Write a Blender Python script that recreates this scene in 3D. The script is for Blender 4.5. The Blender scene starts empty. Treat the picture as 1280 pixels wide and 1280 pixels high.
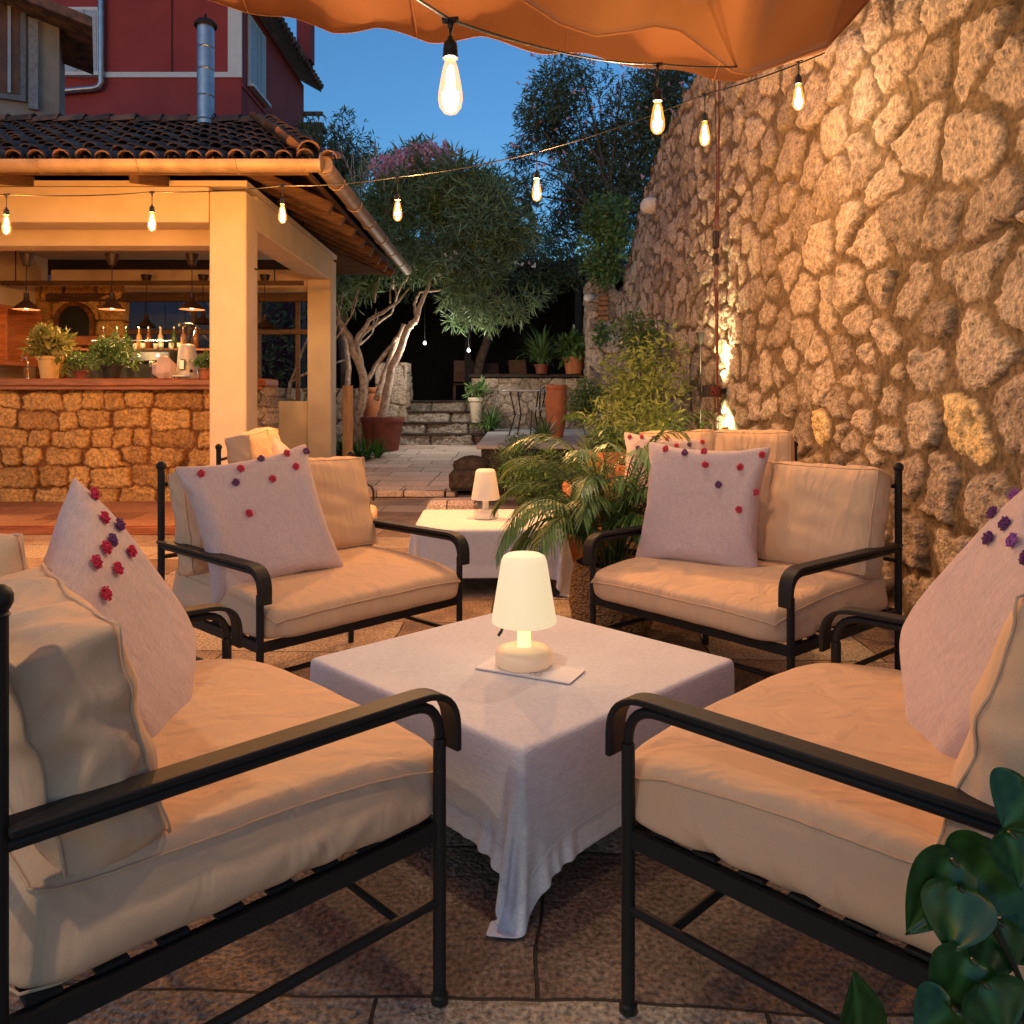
import bpy, math, random
import numpy as np
from mathutils import Vector, Matrix
random.seed(7); RNG = np.random.default_rng(7)
R = math.radians
S = bpy.context.scene
C = S.collection

# ---------------------------------------------------------------- camera, world, exposure
cam_d = bpy.data.cameras.new('camera'); cam = bpy.data.objects.new('camera', cam_d); C.objects.link(cam)
F = 1007.0; HOR = 503.0; EYE = 1.2
cam_d.sensor_width = 36; cam_d.lens = 36*F/1280; cam_d.shift_y = -(640-HOR)/1280
cam_d.clip_end = 500; cam_d.clip_start = .05
cam.location = (0, 0, EYE); cam.rotation_euler = (R(90), 0, 0)
S.camera = cam
S.render.resolution_x = 1024; S.render.resolution_y = 1024
S.view_settings.view_transform = 'Standard'; S.view_settings.look = 'None'
S.view_settings.exposure = 1.82; S.view_settings.gamma = 1
W_ = bpy.data.worlds.new('World'); S.world = W_; W_.use_nodes = True
nt = W_.node_tree; nt.nodes.clear()
# soft dusk sky, no sun disc
sky = nt.nodes.new('ShaderNodeTexSky'); sky.sky_type = 'NISHITA'; sky.sun_disc = False
sky.sun_elevation = R(2.0); sky.sun_rotation = R(200); sky.ozone_density = 3.5; sky.air_density = 1.0; sky.dust_density = .3
bgn = nt.nodes.new('ShaderNodeBackground'); bgn.inputs[1].default_value = SKY_STR = .15
wo = nt.nodes.new('ShaderNodeOutputWorld')
tw = nt.nodes.new('ShaderNodeVectorMath'); tw.operation = 'MULTIPLY'; tw.inputs[1].default_value = (.84, .94, .96)   # dusk white balance
nt.links.new(sky.outputs[0], tw.inputs[0]); nt.links.new(tw.outputs[0], bgn.inputs[0]); nt.links.new(bgn.outputs[0], wo.inputs[0])
sl = bpy.data.lights.new('sun', 'SUN'); sun = bpy.data.objects.new('sun', sl); C.objects.link(sun)
sl.energy = .02; sl.angle = R(60); sl.color = (.92, .82, 1.0); sun.rotation_euler = (R(48), 0, R(-25))

BULB_COL = (1.0, .40, .08)   # amber filament light
FRONT_COL = (1.0, .84, .66)  # the nearer bulbs burn whiter

def at(px, py, Y): return Vector(((px-640)/F*Y, Y, EYE+(HOR-py)/F*Y))
def X(px, Y): return (px-640)/F*Y
def Z(py, Y): return EYE+(HOR-py)/F*Y

# ---------------------------------------------------------------- object helpers
def tag(o, label=None, cat=None, group=None, kind=None):
    if label: o['label'] = label
    if cat: o['category'] = cat
    if group: o['group'] = group
    if kind: o['kind'] = kind
    return o
def thing(name, label, cat, loc=(0,0,0), rz=0, group=None):
    o = bpy.data.objects.new(name, None); C.objects.link(o); o.location = loc; o.rotation_euler = (0,0,rz)
    o.empty_display_size = .1
    return tag(o, label, cat, group)
def dup(root, mat4=None, label=None, group=None, shift=None):
    def cp(o, parent):
        c = o.copy(); C.objects.link(c)
        if parent: c.parent = parent
        for ch in [k for k in o.children]: cp(ch, c)
        return c
    r = cp(root, None)
    if mat4 is not None: r.matrix_world = mat4
    if label: r['label'] = label
    if group: r['group'] = group
    return r

class MB:
    def __init__(s): s.v = []; s.f = []; s.n = 0; s.attr = []
    def add(s, V, Fs, a=None):
        V = np.asarray(V, float).reshape(-1, 3); s.v.append(V)
        s.f.extend([tuple(int(i)+s.n for i in f) for f in Fs]); s.n += len(V)
        s.attr.append(np.full(len(V), random.random() if a is None else a) if np.isscalar(a) or a is None else np.asarray(a))
        return s
    def box(s, c, size, rz=0, rx=0, ry=0, bev=0, a=None):
        hx, hy, hz = [q/2 for q in size]
        if bev <= 0:
            V = [(x,y,z) for z in (-hz,hz) for y in (-hy,hy) for x in (-hx,hx)]
            Fs = [(0,2,3,1),(4,5,7,6),(0,1,5,4),(2,6,7,3),(0,4,6,2),(1,3,7,5)]
        else:
            b = min(bev, hx*.9, hy*.9, hz*.9); V = []; idx = {}
            for sx in (-1,1):
                for sy in (-1,1):
                    for sz in (-1,1):
                        for k in range(3):
                            p = [sx*hx, sy*hy, sz*hz]
                            for j in range(3):
                                if j != k: p[j] -= (sx,sy,sz)[j]*b
                            idx[(sx,sy,sz,k)] = len(V); V.append(p)
            Fs = []
            for k in range(3):
                i, j = [(1,2),(2,0),(0,1)][k]
                for sg in (-1,1):
                    q = []
                    for (u,w) in ((-1,-1),(1,-1),(1,1),(-1,1)):
                        t = [0,0,0]; t[k]=sg; t[i]=u; t[j]=w; q.append(idx[(*t,k)])
                    Fs.append(q if sg > 0 else q[::-1])
            for k in range(3):
                i, j = [(1,2),(2,0),(0,1)][k]
                for u in (-1,1):
                    for w in (-1,1):
                        t = [0,0,0]; t[i]=u; t[j]=w; t1=list(t); t2=list(t); t1[k]=-1; t2[k]=1
                        q = [idx[(*t1,i)], idx[(*t2,i)], idx[(*t2,j)], idx[(*t1,j)]]
                        Fs.append(q if u*w < 0 else q[::-1])
            for sx in (-1,1):
                for sy in (-1,1):
                    for sz in (-1,1):
                        q = [idx[(sx,sy,sz,k)] for k in range(3)]
                        Fs.append(q if sx*sy*sz > 0 else q[::-1])
        M = Matrix.Translation(Vector(c)) @ Matrix.Rotation(rz,4,'Z') @ Matrix.Rotation(rx,4,'X') @ Matrix.Rotation(ry,4,'Y')
        V = [tuple(M @ Vector(p)) for p in V]
        return s.add(V, Fs, a)
    def tube(s, pts, r, n=8, cap=True, rect=None, a=None, up=(0,0,1)):
        P = [Vector(p) for p in pts]; m = len(P)
        rr = [r]*m if np.isscalar(r) else list(r)
        V = []; prev = None
        for i, p in enumerate(P):
            t = (P[min(i+1,m-1)]-P[max(i-1,0)]).normalized()
            if prev is None:
                u = Vector(up); u = u - t*u.dot(t)
                if u.length < 1e-3: u = Vector((1,0,0)); u = u-t*u.dot(t)
            else: u = prev - t*prev.dot(t)
            u.normalize(); prev = u; w = t.cross(u)
            if rect:
                a_, b_ = rect[0]/2, rect[1]/2
                for (x, y) in ((-a_,-b_),(a_,-b_),(a_,b_),(-a_,b_)): V.append(p+w*x+u*y)
            else:
                for k in range(n):
                    g = 2*math.pi*k/n; V.append(p+(u*math.cos(g)+w*math.sin(g))*rr[i])
        n = 4 if rect else n; Fs = []
        for i in range(m-1):
            for k in range(n):
                k2 = (k+1) % n; Fs.append((i*n+k, i*n+k2, (i+1)*n+k2, (i+1)*n+k))
        if cap: Fs += [tuple(range(n))[::-1], tuple((m-1)*n+k for k in range(n))]
        return s.add([tuple(v) for v in V], Fs, a)
    def lathe(s, prof, c=(0,0,0), n=24, a=None, cap=False):
        V = []; m = len(prof)
        for (r, z) in prof:
            for k in range(n):
                g = 2*math.pi*k/n; V.append((c[0]+r*math.cos(g), c[1]+r*math.sin(g), c[2]+z))
        Fs = [(i*n+k, i*n+(k+1)%n, (i+1)*n+(k+1)%n, (i+1)*n+k) for i in range(m-1) for k in range(n)]
        if cap: Fs += [tuple(range(n))[::-1], tuple((m-1)*n+k for k in range(n))]
        return s.add(V, Fs, a)
    def ball(s, c, r, n=10, sq=(1,1,1), a=None):
        V = []; Fs = []; m = n//2+1
        for i in range(m+1):
            th = math.pi*i/m
            for k in range(n):
                g = 2*math.pi*k/n
                V.append((c[0]+r*sq[0]*math.sin(th)*math.cos(g), c[1]+r*sq[1]*math.sin(th)*math.sin(g), c[2]+r*sq[2]*math.cos(th)))
        for i in range(m):
            for k in range(n): Fs.append((i*n+k, (i+1)*n+k, (i+1)*n+(k+1)%n, i*n+(k+1)%n))
        return s.add(V, Fs, a)
    def build(s, name, m, parent=None, smooth=False, sub=0, bevel=0, auto=None):
        me = bpy.data.meshes.new(name)
        V = np.vstack(s.v) if s.v else np.zeros((0,3))
        me.from_pydata(V.tolist(), [], s.f)
        at_ = me.attributes.new('rnd', 'FLOAT', 'POINT'); at_.data.foreach_set('value', np.concatenate(s.attr).astype(np.float32))
        if smooth or auto: me.polygons.foreach_set('use_smooth', [True]*len(me.polygons))
        me.update(); 
        if auto:
            try: me.set_sharp_from_angle(angle=R(auto))
            except Exception: pass
        o = bpy.data.objects.new(name, me); C.objects.link(o)
        if m: me.materials.append(m)
        if parent: o.parent = parent
        if bevel:
            b = o.modifiers.new('b','BEVEL'); b.width = bevel; b.segments = 2; b.limit_method = 'ANGLE'
        if sub:
            q = o.modifiers.new('s','SUBSURF'); q.levels = sub; q.render_levels = sub
        return o

def bez(p0, p1, p2, n=8):
    p0, p1, p2 = Vector(p0), Vector(p1), Vector(p2)
    return [p0*(1-t)**2+p1*2*t*(1-t)+p2*t*t for t in [i/n for i in range(n+1)]]

# ---------------------------------------------------------------- materials
def lin(c): return tuple(((v/255)/12.92 if v/255 <= .04045 else (((v/255)+.055)/1.055)**2.4) for v in c)
def mat(name, col, rough=.7, metal=0, var=0, vscale=8, bump=0, bscale=60, rnd=0, col2=None, spec=.5, sheen=0, trans=0, detail=4, emis=None, es=0, coord='Object', coat=0):
    """principled: base colour varied by noise (col <-> col2) and by the mesh's own 'rnd' attribute, noise bump"""
    m = bpy.data.materials.new(name); m.use_nodes = True; t = m.node_tree; b = t.nodes['Principled BSDF']; L = t.links
    b.inputs['Roughness'].default_value = rough; b.inputs['Metallic'].default_value = metal
    b.inputs['Specular IOR Level'].default_value = spec; b.inputs['Sheen Weight'].default_value = sheen
    b.inputs['Transmission Weight'].default_value = trans; b.inputs['Coat Weight'].default_value = coat
    co = t.nodes.new('ShaderNodeTexCoord')
    c2 = col2 or tuple(v*(1-var) for v in col)
    b.inputs['Base Color'].default_value = (*col, 1); src = None
    if var or col2:
        n = t.nodes.new('ShaderNodeTexNoise'); n.inputs['Scale'].default_value = vscale; n.inputs['Detail'].default_value = 5
        L.new(co.outputs[coord], n.inputs['Vector'])
        rp = t.nodes.new('ShaderNodeValToRGB'); rp.color_ramp.elements[0].position = .35; rp.color_ramp.elements[1].position = .65
        rp.color_ramp.elements[0].color = (*c2, 1); rp.color_ramp.elements[1].color = (*col, 1)
        L.new(n.outputs['Fac'], rp.inputs['Fac']); src = rp.outputs['Color']
    if rnd:
        a = t.nodes.new('ShaderNodeAttribute'); a.attribute_name = 'rnd'
        mr = t.nodes.new('ShaderNodeMapRange'); mr.inputs['To Min'].default_value = 1-rnd; mr.inputs['To Max'].default_value = 1+rnd*.6
        L.new(a.outputs['Fac'], mr.inputs['Value'])
        mx = t.nodes.new('ShaderNodeVectorMath'); mx.operation = 'MULTIPLY'
        if src: L.new(src, mx.inputs[0])
        else: mx.inputs[0].default_value = col
        L.new(mr.outputs[0], mx.inputs[1]); src = mx.outputs[0]
    if src: L.new(src, b.inputs['Base Color'])
    if bump:
        n = t.nodes.new('ShaderNodeTexNoise'); n.inputs['Scale'].default_value = bscale; n.inputs['Detail'].default_value = detail
        L.new(co.outputs[coord], n.inputs['Vector'])
        bp = t.nodes.new('ShaderNodeBump'); bp.inputs['Strength'].default_value = min(bump,1); bp.inputs['Distance'].default_value = .01*max(1,bump)
        L.new(n.outputs['Fac'], bp.inputs['Height']); L.new(bp.outputs[0], b.inputs['Normal'])
    if emis: b.inputs['Emission Color'].default_value = (*emis,1); b.inputs['Emission Strength'].default_value = es
    return m
def fabric(name, col, weave=420, wstr=.25, wrinkle=.0, var=.06, slub=False, sheen=.25):
    m = bpy.data.materials.new(name); m.use_nodes = True; t = m.node_tree; b = t.nodes['Principled BSDF']; L = t.links
    b.inputs['Roughness'].default_value = .92; b.inputs['Specular IOR Level'].default_value = .2; b.inputs['Sheen Weight'].default_value = sheen
    co = t.nodes.new('ShaderNodeTexCoord')
    n = t.nodes.new('ShaderNodeTexNoise'); n.inputs['Scale'].default_value = 5; n.inputs['Detail'].default_value = 6
    L.new(co.outputs['Object'], n.inputs['Vector'])
    mp = t.nodes.new('ShaderNodeMapping'); mp.inputs['Scale'].default_value = (weave, weave*(.12 if slub else 1), weave)
    L.new(co.outputs['Object'], mp.inputs[0])
    w = t.nodes.new('ShaderNodeTexNoise'); w.inputs['Scale'].default_value = 1; w.inputs['Detail'].default_value = 2; L.new(mp.outputs[0], w.inputs['Vector'])
    mp2 = t.nodes.new('ShaderNodeMapping'); mp2.inputs['Scale'].default_value = (weave*(.12 if slub else 1), weave, weave*.5)
    L.new(co.outputs['Object'], mp2.inputs[0])
    w2 = t.nodes.new('ShaderNodeTexNoise'); w2.inputs['Scale'].default_value = 1; w2.inputs['Detail'].default_value = 2; L.new(mp2.outputs[0], w2.inputs['Vector'])
    ad = t.nodes.new('ShaderNodeMath'); ad.operation = 'ADD'; L.new(w.outputs['Fac'], ad.inputs[0]); L.new(w2.outputs['Fac'], ad.inputs[1])
    mr = t.nodes.new('ShaderNodeMapRange'); mr.inputs['From Min'].default_value = .7; mr.inputs['From Max'].default_value = 1.3
    mr.inputs['To Min'].default_value = 1-var*(1.6 if slub else 1); mr.inputs['To Max'].default_value = 1+var*(1.2 if slub else .5); L.new(ad.outputs[0], mr.inputs['Value'])
    rp = t.nodes.new('ShaderNodeMapRange'); rp.inputs['To Min'].default_value = 1-var; rp.inputs['To Max'].default_value = 1+var; L.new(n.outputs['Fac'], rp.inputs['Value'])
    m1 = t.nodes.new('ShaderNodeMath'); m1.operation = 'MULTIPLY'; L.new(mr.outputs[0], m1.inputs[0]); L.new(rp.outputs[0], m1.inputs[1])
    hm = t.nodes.new('ShaderNodeAttribute'); hm.attribute_name = 'hem'; hh = t.nodes.new('ShaderNodeMath'); hh.operation = 'MULTIPLY_ADD'; hh.inputs[1].default_value = .16; hh.inputs[2].default_value = 1.0; L.new(hm.outputs['Fac'], hh.inputs[0])
    m2 = t.nodes.new('ShaderNodeMath'); m2.operation = 'MULTIPLY'; L.new(m1.outputs[0], m2.inputs[0]); L.new(hh.outputs[0], m2.inputs[1])
    mx = t.nodes.new('ShaderNodeVectorMath'); mx.operation = 'MULTIPLY'; mx.inputs[0].default_value = col; L.new(m2.outputs[0], mx.inputs[1])
    L.new(mx.outputs[0], b.inputs['Base Color'])
    bp = t.nodes.new('ShaderNodeBump'); bp.inputs['Strength'].default_value = wstr; bp.inputs['Distance'].default_value = .002
    L.new(ad.outputs[0], bp.inputs['Height'])
    if wrinkle:
        wr = t.nodes.new('ShaderNodeTexNoise'); wr.inputs['Scale'].default_value = 7; wr.inputs['Detail'].default_value = 2.5; wr.inputs['Distortion'].default_value = .8
        mp3 = t.nodes.new('ShaderNodeMapping'); mp3.inputs['Scale'].default_value = (1.7, 1.1, .42); mp3.inputs['Rotation'].default_value = (0, 0, .5); L.new(co.outputs['Object'], mp3.inputs[0]); L.new(mp3.outputs[0], wr.inputs['Vector'])
        b2 = t.nodes.new('ShaderNodeBump'); b2.inputs['Strength'].default_value = wrinkle; b2.inputs['Distance'].default_value = .035
        L.new(wr.outputs['Fac'], b2.inputs['Height']); L.new(b2.outputs[0], bp.inputs['Normal'])
    L.new(bp.outputs[0], b.inputs['Normal'])
    return m
def stone_mat(name, light, dark, mortar, pit=.8, scale=1.0, rough=.95):
    m = bpy.data.materials.new(name); m.use_nodes = True; t = m.node_tree; b = t.nodes['Principled BSDF']; L = t.links
    b.inputs['Roughness'].default_value = rough; b.inputs['Specular IOR Level'].default_value = .15
    co = t.nodes.new('ShaderNodeTexCoord')
    a = t.nodes.new('ShaderNodeAttribute'); a.attribute_name = 'tint'
    k = t.nodes.new('ShaderNodeAttribute'); k.attribute_name = 'stone'
    yl = t.nodes.new('ShaderNodeAttribute'); yl.attribute_name = 'smooth_block'
    n = t.nodes.new('ShaderNodeTexNoise'); n.inputs['Scale'].default_value = 9*scale; n.inputs['Detail'].default_value = 8; n.inputs['Roughness'].default_value = .65
    L.new(co.outputs['Object'], n.inputs['Vector'])
    ad = t.nodes.new('ShaderNodeMath'); ad.operation = 'MULTIPLY_ADD'; ad.inputs[1].default_value = .55; L.new(a.outputs['Fac'], ad.inputs[0]); L.new(n.outputs['Fac'], ad.inputs[2])
    rp = t.nodes.new('ShaderNodeValToRGB'); e = rp.color_ramp.elements; e[0].position = .38; e[0].color = (*dark,1); e[1].position = .95; e[1].color = (*light,1)
    L.new(ad.outputs[0], rp.inputs['Fac'])
    nm = t.nodes.new('ShaderNodeTexNoise'); nm.inputs['Scale'].default_value = 3.5; nm.inputs['Detail'].default_value = 9; L.new(co.outputs['Object'], nm.inputs['Vector'])
    rm = t.nodes.new('ShaderNodeValToRGB'); e = rm.color_ramp.elements; e[0].position = .3; e[0].color = (*[v*.55 for v in mortar],1); e[1].position = .7; e[1].color = (*[v*1.15 for v in mortar],1)
    L.new(nm.outputs['Fac'], rm.inputs['Fac'])
    mx = t.nodes.new('ShaderNodeMix'); mx.data_type = 'RGBA'; L.new(k.outputs['Fac'], mx.inputs['Factor']); L.new(rm.outputs['Color'], mx.inputs['A']); L.new(rp.outputs['Color'], mx.inputs['B'])
    my = t.nodes.new('ShaderNodeMix'); my.data_type = 'RGBA'; L.new(yl.outputs['Fac'], my.inputs['Factor']); L.new(mx.outputs['Result'], my.inputs['A']); my.inputs['B'].default_value = (.82,.62,.33,1)
    f = t.nodes.new('ShaderNodeTexNoise'); f.inputs['Scale'].default_value = 30*scale; f.inputs['Detail'].default_value = 4; f.inputs['Roughness'].default_value = .68; L.new(co.outputs['Object'], f.inputs['Vector'])
    gr = t.nodes.new('ShaderNodeMapRange'); gr.inputs['From Min'].default_value = .36; gr.inputs['From Max'].default_value = .62; gr.inputs['To Min'].default_value = .52; gr.inputs['To Max'].default_value = 1.18; L.new(f.outputs['Fac'], gr.inputs['Value'])
    gm = t.nodes.new('ShaderNodeVectorMath'); gm.operation = 'MULTIPLY'; L.new(my.outputs['Result'], gm.inputs[0]); L.new(gr.outputs[0], gm.inputs[1]); L.new(gm.outputs[0], b.inputs['Base Color'])
    v = t.nodes.new('ShaderNodeTexVoronoi'); v.inputs['Scale'].default_value = 38*scale; L.new(co.outputs['Object'], v.inputs['Vector'])
    pr = t.nodes.new('ShaderNodeMapRange'); pr.inputs['From Max'].default_value = .45; L.new(v.outputs['Distance'], pr.inputs['Value'])
    s1 = t.nodes.new('ShaderNodeMath'); s1.operation = 'MULTIPLY_ADD'; s1.inputs[1].default_value = .35; L.new(pr.outputs[0], s1.inputs[0]); L.new(f.outputs['Fac'], s1.inputs[2])
    bp = t.nodes.new('ShaderNodeBump'); bp.inputs['Strength'].default_value = pit; bp.inputs['Distance'].default_value = .026/scale**.5
    L.new(s1.outputs[0], bp.inputs['Height']); L.new(bp.outputs[0], b.inputs['Normal'])
    ks = t.nodes.new('ShaderNodeMath'); ks.operation = 'MULTIPLY_ADD'; ks.inputs[1].default_value = pit*.72; ks.inputs[2].default_value = pit*.22; L.new(k.outputs['Fac'], ks.inputs[0]); L.new(ks.outputs[0], bp.inputs['Strength'])
    return m
def leaf_mat(name, c1, c2, rough=.5, trans=.25, spec=.4):
    m = bpy.data.materials.new(name); m.use_nodes = True; t = m.node_tree; b = t.nodes['Principled BSDF']; L = t.links
    b.inputs['Roughness'].default_value = rough; b.inputs['Specular IOR Level'].default_value = spec
    a = t.nodes.new('ShaderNodeAttribute'); a.attribute_name = 'rnd'
    rp = t.nodes.new('ShaderNodeValToRGB'); e = rp.color_ramp.elements; e[0].color = (*c1,1); e[1].color = (*c2,1)
    L.new(a.outputs['Fac'], rp.inputs['Fac']); L.new(rp.outputs['Color'], b.inputs['Base Color'])
    if trans:
        tr = t.nodes.new('ShaderNodeBsdfTranslucent'); L.new(rp.outputs['Color'], tr.inputs['Color'])
        mx = t.nodes.new('ShaderNodeMixShader'); mx.inputs[0].default_value = trans
        L.new(b.outputs[0], mx.inputs[1]); L.new(tr.outputs[0], mx.inputs[2]); L.new(mx.outputs[0], t.nodes['Material Output'].inputs['Surface'])
    return m
def emit(name, col, s):
    m = bpy.data.materials.new(name); m.use_nodes = True; t = m.node_tree; t.nodes.clear()
    e = t.nodes.new('ShaderNodeEmission'); e.inputs[0].default_value = (*col,1); e.inputs[1].default_value = s
    o = t.nodes.new('ShaderNodeOutputMaterial'); t.links.new(e.outputs[0], o.inputs[0]); return m
def thin_glass(name, col, gloss=.08, rough=.03):
    m = bpy.data.materials.new(name); m.use_nodes = True; t = m.node_tree; t.nodes.clear()
    tr = t.nodes.new('ShaderNodeBsdfTransparent'); tr.inputs[0].default_value = (*col,1)
    g = t.nodes.new('ShaderNodeBsdfGlossy'); g.inputs['Roughness'].default_value = rough
    mx = t.nodes.new('ShaderNodeMixShader'); mx.inputs[0].default_value = gloss
    o = t.nodes.new('ShaderNodeOutputMaterial')
    t.links.new(tr.outputs[0], mx.inputs[1]); t.links.new(g.outputs[0], mx.inputs[2]); t.links.new(mx.outputs[0], o.inputs[0]); return m
def floor_mat(name, c1, c2, mort, bw=.62, bh=.42, rz=0, red=None, joint=.012, bump=.6, spk=70):
    m = bpy.data.materials.new(name); m.use_nodes = True; t = m.node_tree; b = t.nodes['Principled BSDF']; L = t.links
    b.inputs['Specular IOR Level'].default_value = .35
    co = t.nodes.new('ShaderNodeTexCoord')
    nz = t.nodes.new('ShaderNodeTexNoise'); nz.inputs['Scale'].default_value = 2.2; nz.inputs['Detail'].default_value = 2; L.new(co.outputs['Object'], nz.inputs['Vector'])
    sc = t.nodes.new('ShaderNodeVectorMath'); sc.operation = 'SCALE'; sc.inputs['Scale'].default_value = .07; L.new(nz.outputs['Color'], sc.inputs[0])
    ad = t.nodes.new('ShaderNodeVectorMath'); L.new(co.outputs['Object'], ad.inputs[0]); L.new(sc.outputs[0], ad.inputs[1])
    mp = t.nodes.new('ShaderNodeMapping'); mp.inputs['Rotation'].default_value = (0,0,rz); L.new(ad.outputs[0], mp.inputs[0])
    br = t.nodes.new('ShaderNodeTexBrick'); br.inputs['Scale'].default_value = 1; br.inputs['Mortar Size'].default_value = joint; br.inputs['Mortar Smooth'].default_value = .4
    br.inputs['Brick Width'].default_value = bw; br.inputs['Row Height'].default_value = bh; br.offset = .42; br.squash = 1.4; br.squash_frequency = 3
    br.inputs['Color1'].default_value = (0,0,0,1); br.inputs['Color2'].default_value = (1,1,1,1); br.inputs['Mortar'].default_value = (.5,.5,.5,1)
    L.new(mp.outputs[0], br.inputs['Vector'])
    n = t.nodes.new('ShaderNodeTexNoise'); n.inputs['Scale'].default_value = 1.7; n.inputs['Detail'].default_value = 10; n.inputs['Roughness'].default_value = .7; L.new(co.outputs['Object'], n.inputs['Vector'])
    s = t.nodes.new('ShaderNodeMath'); s.operation = 'MULTIPLY_ADD'; s.inputs[1].default_value = .42; L.new(br.outputs['Color'], s.inputs[0]); L.new(n.outputs['Fac'], s.inputs[2])
    rp = t.nodes.new('ShaderNodeValToRGB'); e = rp.color_ramp.elements; e[0].position = .42; e[0].color = (*c1,1); e[1].position = .82; e[1].color = (*c2,1)
    if red: q = e.new(.6); q.color = (*red,1)
    L.new(s.outputs[0], rp.inputs['Fac'])
    sp = t.nodes.new('ShaderNodeTexNoise'); sp.inputs['Scale'].default_value = spk*1.6; sp.inputs['Detail'].default_value = 4; L.new(co.outputs['Object'], sp.inputs['Vector'])
    sr = t.nodes.new('ShaderNodeMapRange'); sr.inputs['From Min'].default_value = .3; sr.inputs['From Max'].default_value = .7; sr.inputs['To Min'].default_value = .35; sr.inputs['To Max'].default_value = 1.7; L.new(sp.outputs['Fac'], sr.inputs['Value'])
    mu = t.nodes.new('ShaderNodeVectorMath'); mu.operation = 'MULTIPLY'; L.new(rp.outputs['Color'], mu.inputs[0]); L.new(sr.outputs[0], mu.inputs[1])
    mx = t.nodes.new('ShaderNodeMix'); mx.data_type = 'RGBA'; L.new(br.outputs['Fac'], mx.inputs['Factor']); L.new(mu.outputs[0], mx.inputs['A']); mx.inputs['B'].default_value = (*mort,1)
    L.new(mx.outputs['Result'], b.inputs['Base Color'])
    rr = t.nodes.new('ShaderNodeMapRange'); rr.inputs['To Min'].default_value = .5; rr.inputs['To Max'].default_value = .9; L.new(n.outputs['Fac'], rr.inputs['Value']); L.new(rr.outputs[0], b.inputs['Roughness'])
    v = t.nodes.new('ShaderNodeTexVoronoi'); v.inputs['Scale'].default_value = spk; L.new(co.outputs['Object'], v.inputs['Vector'])
    h1 = t.nodes.new('ShaderNodeMath'); h1.operation = 'MULTIPLY_ADD'; h1.inputs[1].default_value = .5; L.new(v.outputs['Distance'], h1.inputs[0]); L.new(sp.outputs['Fac'], h1.inputs[2])
    h2 = t.nodes.new('ShaderNodeMath'); h2.operation = 'MULTIPLY_ADD'; h2.inputs[1].default_value = -1.6; L.new(br.outputs['Fac'], h2.inputs[0]); L.new(h1.outputs[0], h2.inputs[2])
    h3 = t.nodes.new('ShaderNodeMath'); h3.operation = 'MULTIPLY_ADD'; h3.inputs[1].default_value = 1.5; L.new(n.outputs['Fac'], h3.inputs[0]); L.new(h2.outputs[0], h3.inputs[2])
    bp = t.nodes.new('ShaderNodeBump'); bp.inputs['Strength'].default_value = bump; bp.inputs['Distance'].default_value = .012
    L.new(h3.outputs[0], bp.inputs['Height']); L.new(bp.outputs[0], b.inputs['Normal'])
    return m
def wood_mat(name, c1, c2, rough=.4, scale=(1,12,12), bump=.15):
    m = bpy.data.materials.new(name); m.use_nodes = True; t = m.node_tree; b = t.nodes['Principled BSDF']; L = t.links
    b.inputs['Roughness'].default_value = rough
    co = t.nodes.new('ShaderNodeTexCoord'); mp = t.nodes.new('ShaderNodeMapping'); mp.inputs['Scale'].default_value = scale; L.new(co.outputs['Object'], mp.inputs[0])
    n = t.nodes.new('ShaderNodeTexNoise'); n.inputs['Scale'].default_value = 3; n.inputs['Detail'].default_value = 7; n.inputs['Distortion'].default_value = 1; L.new(mp.outputs[0], n.inputs['Vector'])
    rp = t.nodes.new('ShaderNodeValToRGB'); e = rp.color_ramp.elements; e[0].position = .35; e[0].color = (*c1,1); e[1].position = .68; e[1].color = (*c2,1)
    L.new(n.outputs['Fac'], rp.inputs['Fac']); L.new(rp.outputs['Color'], b.inputs['Base Color'])
    bp = t.nodes.new('ShaderNodeBump'); bp.inputs['Strength'].default_value = bump; bp.inputs['Distance'].default_value = .004; L.new(n.outputs['Fac'], bp.inputs['Height']); L.new(bp.outputs[0], b.inputs['Normal'])
    return m

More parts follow.
